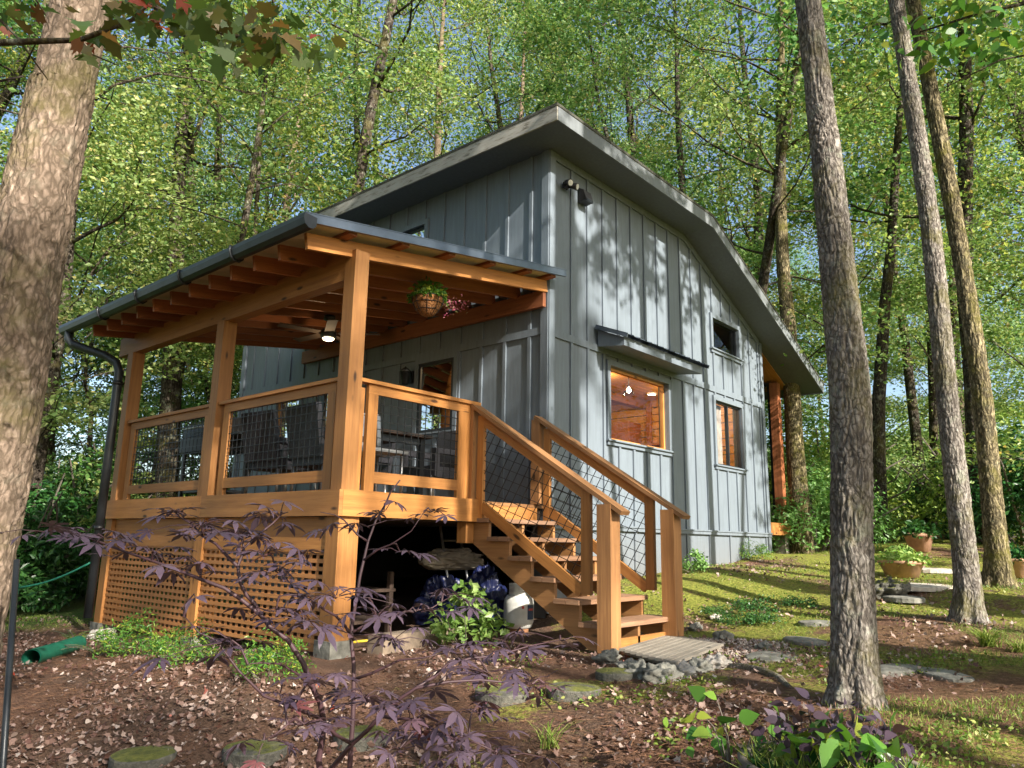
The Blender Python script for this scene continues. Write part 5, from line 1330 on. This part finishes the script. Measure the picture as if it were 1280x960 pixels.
def fern(px, py, n, L, lab, m='leaf_fresh', w_=.05):
    p = gpx(px, py); r = empty('fern', p, lab, 'fern'); rg = np.random.default_rng(int(px)); Ps = []; Ds = []; Ls = []; b = MB()
    for k in range(n):
        a = k * 6.28 / n + rg.uniform(-.3, .3); d = Vector((math.cos(a), math.sin(a), 1.1)); pts = branch_path(p, d, L, 8, rg, .04, -.13)
        b.tube(pts, .003, 4, False)
        for j in range(1, 8):
            t = (pts[j] - pts[j - 1]).normalized(); s = t.cross(Vector((0, 0, 1))).normalized()
            for q in (0, .5):
                for sg in (-1, 1): Ps.append(tuple(pts[j].lerp(pts[min(8, j + 1)], q))); Ds.append(tuple((s * sg + t * .4).normalized())); Ls.append(w_ * (1.3 - j / 8))
    b.build('stems', M['grey_stem'], r); Ps, Ds = np.array(Ps), np.array(Ds); N_ = np.tile([0, 0, 1.], (len(Ps), 1)) + rg.normal(0, .15, (len(Ps), 3))
    V, F = leaf_quads(Ps, N_, Ds, np.array(Ls), np.array(Ls) * .35); link('fronds', np_mesh('fronds', V, F, M[m]), r)
fern(124, 822, 9, .34, 'light green fern between the white rock and the first shrub')
fern(95, 805, 7, .30, 'light green fern drooping over the green drain pipe')
# grass clump by the right trunks
def clump(px, py, n, L, lab):
    p = gpx(px, py); rg = np.random.default_rng(int(px)); P = np.tile(np.array(p), (n, 1)) + rg.normal(0, .03, (n, 3)) * [1, 1, .1]
    V = []; F = []
    for k in range(n):
        a = rg.uniform(0, 6.28); d = Vector((math.cos(a) * .7, math.sin(a) * .7, 1)).normalized(); q = Vector(P[k]); s = Vector((-math.sin(a), math.cos(a), 0)) * .004; l = L * rg.uniform(.6, 1.1); b0 = len(V)
        for j in range(5):
            w_ = 1 - j / 4.5; V += [tuple(q - s * w_), tuple(q + s * w_)]
            q = q + d * l / 4; d = (d + Vector((math.cos(a) * .25, math.sin(a) * .25, -.35))).normalized()
        F += [(b0 + 2 * j, b0 + 2 * j + 1, b0 + 2 * j + 3, b0 + 2 * j + 2) for j in range(4)]
    tag(link('grass_clump', np_mesh('grass_clump', np.array(V), np.array(F), M['grass'])), lab, 'grass clump')
clump(1236, 808, 130, .36, 'arching grass clump in the straw below the right-hand trunks')
clump(1275, 815, 80, .25, 'small grass clump cut by the right edge of the photo')
clump(690, 935, 30, .3, 'thin dry grass stalks in the foreground right of the maple')
# green corrugated drain pipe
b = MB(); p0, p1 = gpx(38, 832), gpx(98, 812); pts = []; rad = []
for i in range(61):
    t = i / 60; q = p0.lerp(p1, t) + Vector((0, 0, .055)) ; pts.append(q); rad.append(.062 + (.006 if i % 2 else 0))
b.tube(pts, rad, 20, False); b.tube([p0.lerp(p1, .0) + Vector((0, 0, .055)), p0.lerp(p1, .05) + Vector((0, 0, .055))], .072, 20, False)
tag(b.build('drain_pipe', M['green_plastic']), 'green corrugated drain pipe lying on the ground at the left', 'pipe')
# dark garden stake and green line
p_t, p_b = dep(21, 700, 3.0), dep(0, 1010, 2.6)
zb = gz(p_b.x, p_b.y); d = (p_b - p_t); p_b = p_t + d * ((zb - .1 - p_t.z) / d.z) if d.z < 0 else p_b
b = MB(); b.tube([p_b, p_t], .012, 8); tag(b.build('garden_stake', M['metal_dark']), 'thin black metal stake in front of the leaning oak', 'stake')
q0 = dep(22, 735, 9.0); q1 = Vector((-3.05, 4.38, .62)); b = MB(); b.tube([q0.lerp(q1, t / 10) + Vector((0, 0, -.05 * math.sin(math.pi * t / 10))) for t in range(11)], .012, 6)
b.tube([(q0.x, q0.y, gz(q0.x, q0.y) - .1), (q0.x, q0.y, q0.z + .05)], .018, 6)
tag(b.build('green_rail', M['green_plastic']), 'thin green rail running from the downspout to behind the oak', 'rail')

# ------------------------------------------------------------------ purple maple sapling in the foreground
rng = np.random.default_rng(101)
def pm(px, py, d): return dep(px, py, d)
sap = empty('purple_maple', (0, 0, 0), 'slender purple-leaved maple sapling in the foreground left of centre', 'tree')
base = pm(418, 1010, 1.62); bz = gz(base.x, base.y); sap.location = (base.x, base.y, bz)
sap['_local'] = 0
mb = MB()
stems = {
 'A': ([(404, 1010, 1.62), (398, 950, 1.62), (404, 900, 1.62), (392, 862, 1.6), (360, 800, 1.6), (325, 768, 1.6), (280, 735, 1.58), (220, 712, 1.6), (157, 690, 1.62), (82, 660, 1.65)], .0085),
 'A2': ([(325, 768, 1.6), (308, 744, 1.6), (297, 708, 1.62), (305, 685, 1.65), (340, 655, 1.7), (360, 640, 1.75)], .005),
 'A3': ([(297, 708, 1.62), (270, 680, 1.65), (240, 655, 1.7), (200, 640, 1.7)], .004),
 'B': ([(428, 1010, 1.7), (437, 960, 1.7), (441, 897, 1.72), (442, 830, 1.75), (440, 782, 1.78), (450, 720, 1.8), (460, 677, 1.85), (482, 630, 1.9), (500, 600, 1.9)], .0075),
 'B2': ([(460, 677, 1.85), (430, 650, 1.85), (400, 640, 1.8)], .003), 'B3': ([(455, 700, 1.82), (490, 680, 1.8), (530, 640, 1.8)], .003),
 'B4': ([(441, 790, 1.77), (480, 770, 1.8), (540, 760, 1.85), (565, 745, 1.9)], .0035), 'B5': ([(442, 800, 1.75), (420, 770, 1.7), (390, 750, 1.65), (350, 745, 1.6)], .004),
 'C': ([(400, 980, 1.6), (440, 930, 1.55), (475, 895, 1.5), (520, 860, 1.5), (600, 850, 1.55), (680, 855, 1.6)], .006),
 'C2': ([(475, 895, 1.5), (520, 900, 1.45), (570, 925, 1.4), (620, 940, 1.38)], .004), 'C3': ([(520, 860, 1.5), (560, 830, 1.6), (620, 820, 1.65), (700, 800, 1.75)], .004),
 'C4': ([(440, 930, 1.55), (400, 900, 1.45), (360, 905, 1.4), (330, 925, 1.38)], .004), 'D': ([(404, 900, 1.62), (330, 870, 1.5), (270, 800, 1.5), (230, 770, 1.5)], .004),
 'A4': ([(392, 862, 1.6), (350, 830, 1.5), (310, 830, 1.45)], .003), 'E': ([(441, 850, 1.74), (500, 825, 1.72), (560, 815, 1.72)], .004)}
for k, (pts, r0) in stems.items():
    P_ = [pm(*p) for p in pts]
    # smooth the sight-line polyline into a curve
    Q = [P_[0]]
    for a, b_ in zip(P_, P_[1:]): Q += [a.lerp(b_, .5) + Vector(rng.normal(0, .004, 3).tolist()), b_]
    if len(pts) > 8 or k in ('A', 'B'):
        Q = [Vector((base.x + (.02 if k == 'B' else -.02), base.y, bz - .05)), Q[0].lerp(Vector((base.x, base.y, bz)), .5)] + Q
    mb.tube(Q, [r0 * (1 - .75 * i / (len(Q) - 1)) for i in range(len(Q))], 7)
sprays = [(60, 664, 55, 9, 10, 1.66), (130, 672, 50, 14, 12, 1.62), (190, 690, 40, 10, 8, 1.6), (225, 640, 30, 8, 6, 1.72), (250, 655, 60, 14, 16, 1.66), (300, 668, 60, 14, 15, 1.66), (350, 645, 40, 12, 9, 1.72), (330, 690, 40, 12, 7, 1.6),
          (240, 745, 18, 8, 2, 1.5), (250, 705, 40, 12, 7, 1.58), (345, 715, 55, 12, 8, 1.6), (385, 700, 30, 10, 4, 1.65),
          (290, 800, 60, 22, 9, 1.45), (345, 765, 40, 12, 7, 1.55), (420, 745, 60, 16, 14, 1.68), (470, 770, 45, 12, 9, 1.72), (380, 775, 50, 14, 9, 1.6),
          (450, 660, 45, 12, 5, 1.85), (500, 690, 30, 10, 4, 1.85), (480, 640, 30, 14, 4, 1.88), (540, 640, 36, 8, 4, 1.8), (555, 742, 35, 9, 5, 1.88), (520, 765, 36, 8, 5, 1.82), (590, 765, 20, 6, 2, 1.9),
          (490, 800, 55, 12, 10, 1.7), (560, 815, 55, 12, 11, 1.68), (640, 815, 45, 12, 9, 1.7), (700, 800, 35, 8, 5, 1.76), (610, 840, 60, 14, 12, 1.6), (665, 855, 50, 12, 9, 1.58),
          (350, 868, 50, 16, 6, 1.42), (395, 850, 36, 10, 5, 1.5), (455, 870, 50, 18, 11, 1.5), (510, 885, 55, 20, 14, 1.46), (380, 905, 50, 14, 7, 1.4), (330, 925, 40, 14, 5, 1.38), (560, 925, 55, 22, 14, 1.42), (620, 945, 40, 16, 8, 1.38), (500, 935, 45, 18, 8, 1.4), (590, 890, 50, 12, 7, 1.5), (655, 790, 30, 8, 3, 1.78)]
lobes = [(-130, .45), (-88, .72), (-45, .92), (0, 1.0), (45, .92), (88, .72), (130, .45)]
MV = []; MF = []
def palm(c, n_, f_, size):
    n_.normalize(); f_ = (f_ - n_ * f_.dot(n_)).normalized(); s_ = n_.cross(f_); b0 = len(MV); MV.append(tuple(c)); dr = rng.uniform(.1, .5)
    for a, l in lobes:
        a = math.radians(a + rng.uniform(-6, 6)); l *= size * rng.uniform(.88, 1.08); d = f_ * math.cos(a) + s_ * math.sin(a); t = n_.cross(d)
        k = len(MV); 
        for u, w_ in ((.28, .075), (.58, .115), (.82, .06)): MV.append(tuple(c + d * l * u + t * l * w_ * 1.25 + n_ * (-dr * l * u * u + .02 * size)))
        MV.append(tuple(c + d * l - n_ * dr * l))
        for u, w_ in ((.82, .06), (.58, .115), (.28, .075)): MV.append(tuple(c + d * l * u - t * l * w_ * 1.25 + n_ * (-dr * l * u * u + .02 * size)))
        MF.append((b0, k, k + 1, k + 2, k + 3, k + 4, k + 5, k + 6))
for (x, y, rx, ry, n, d) in sprays:
    c0 = pm(x, y, d); nodes = []
    # join the spray to the nearest stem vertex
    best = min((Vector(v) for v in mb.v[::7]), key=lambda v: (v - c0).length)
    mb.tube([best, best.lerp(c0, .5) + Vector((0, 0, .01)), c0], [.0028, .0022, .0015], 5, False)
    for k in range(int(n * .95)):
        p = pm(x + rng.normal(0, rx * .55), y + rng.normal(0, ry * .6), d + rng.normal(0, .07))
        out = (p - c0); out.z *= .3
        if out.length < .01: out = Vector((1, 0, 0))
        f_ = (out.normalized() + Vector(rng.normal(0, .5, 3).tolist()) * .6); f_.z = -.12
        nrm = Vector((rng.normal(0, .28), rng.normal(0, .28), 1))
        palm(p, nrm, f_, rng.uniform(.034, .057))
        mb.tube([c0.lerp(p, .15), c0.lerp(p, .55) + Vector((0, 0, .006)), p], [.0013, .001, .0008], 4, False)
mb.build('trunk', M['stem_purple'], sap)
cr = link('crown', np_mesh('crown', np.array(MV), np.array(MF), M['leaf_purple']), sap)

# ------------------------------------------------------------------ overhanging branches near the viewer
def over_branch(name, label, paths, leaves, m, size, trunk=None, shp=OVATE):
    r = empty(name, paths[0][0], label, 'tree'); b = MB(); global MV, MF
    if trunk: b.tube(trunk[0], trunk[1], 10)
    for pts, r0 in [(p[:-1] if isinstance(p[-1], float) else p, p[-1] if isinstance(p[-1], float) else .01) for p in paths]:
        b.tube(pts, [r0 * (1 - .7 * i / (len(pts) - 1)) for i in range(len(pts))], 7)
    b.build('trunk', M['bark_bg'], r)
    Ps = []
    for (x, y, rx, ry, n, d) in leaves:
        for k in range(n): Ps.append(tuple(dep(x + rng.normal(0, rx * .6), y + rng.normal(0, ry * .6), d + rng.normal(0, .25))))
    P = np.array(Ps); foliage('crown', P, size, m, rng, r, up=.9, ratio=.55, droop=-.5, shape=shp)
tb_ = dep(-170, 300, 2.8); tz_ = gz(tb_.x, tb_.y)
tr = [Vector((tb_.x, tb_.y, tz_ - .2)), Vector((tb_.x, tb_.y, 1.5)), dep(-140, 60, 2.8), dep(-120, -260, 2.9)]
over_branch('turning_maple', 'thin maple branches with red and green leaves hanging across the top left corner',
    [[dep(-140, 60, 2.8), dep(-40, 55, 2.75), dep(30, 52, 2.7), dep(100, 50, 2.65), dep(165, 25, 2.6), dep(200, -8, 2.6), .016],
     [dep(-120, -160, 2.9), dep(0, -60, 2.7), dep(150, -20, 2.6), dep(215, 22, 2.6), dep(290, 45, 2.6), dep(380, 48, 2.65), .014],
     [dep(215, 22, 2.6), dep(240, 60, 2.6), dep(255, 75, 2.6), .006], [dep(0, 25, 2.7), dep(20, 45, 2.7), dep(60, 100, 2.75), .006], [dep(100, 50, 2.65), dep(115, 68, 2.65), dep(148, 82, 2.65), .005], [dep(-140, 100, 2.8), dep(-40, 110, 2.9), dep(30, 95, 3.0), .012]],
    [(150, 30, 60, 22, 26, 2.6), (260, 20, 70, 22, 60, 2.6), (340, 45, 50, 26, 42, 2.62), (400, 65, 20, 20, 12, 2.65), (310, 60, 40, 18, 22, 2.6), (120, 65, 25, 15, 8, 2.65), (20, 20, 40, 20, 14, 2.7), (200, 8, 60, 10, 20, 2.6)], M['leaf_redgreen'], .066, (tr, [.06, .05, .045, .03]), LOBED)
tb_ = dep(1500, 500, 5.5); tz_ = gz(tb_.x, tb_.y)
tr = [Vector((tb_.x, tb_.y, tz_ - .2)), Vector((tb_.x, tb_.y, 2.5)), dep(1490, 50, 5.5), dep(1470, -300, 5.6)]
over_branch('young_beech', 'leafy twigs reaching in from the top right corner across the trunks',
    [[dep(1490, 60, 5.5), dep(1400, 20, 5.4), dep(1300, 0, 5.3), dep(1220, 18, 5.2), dep(1150, 40, 5.2), .02], [dep(1400, 20, 5.4), dep(1330, 60, 5.3), dep(1250, 75, 5.2), dep(1180, 110, 5.2), .012]],
    [(1210, 20, 60, 25, 70, 5.2), (1170, 50, 40, 25, 40, 5.2), (1260, 60, 60, 30, 60, 5.3), (1120, 60, 30, 25, 20, 5.3)], M['leaf_fresh'], .09, (tr, [.08, .07, .06, .04]))
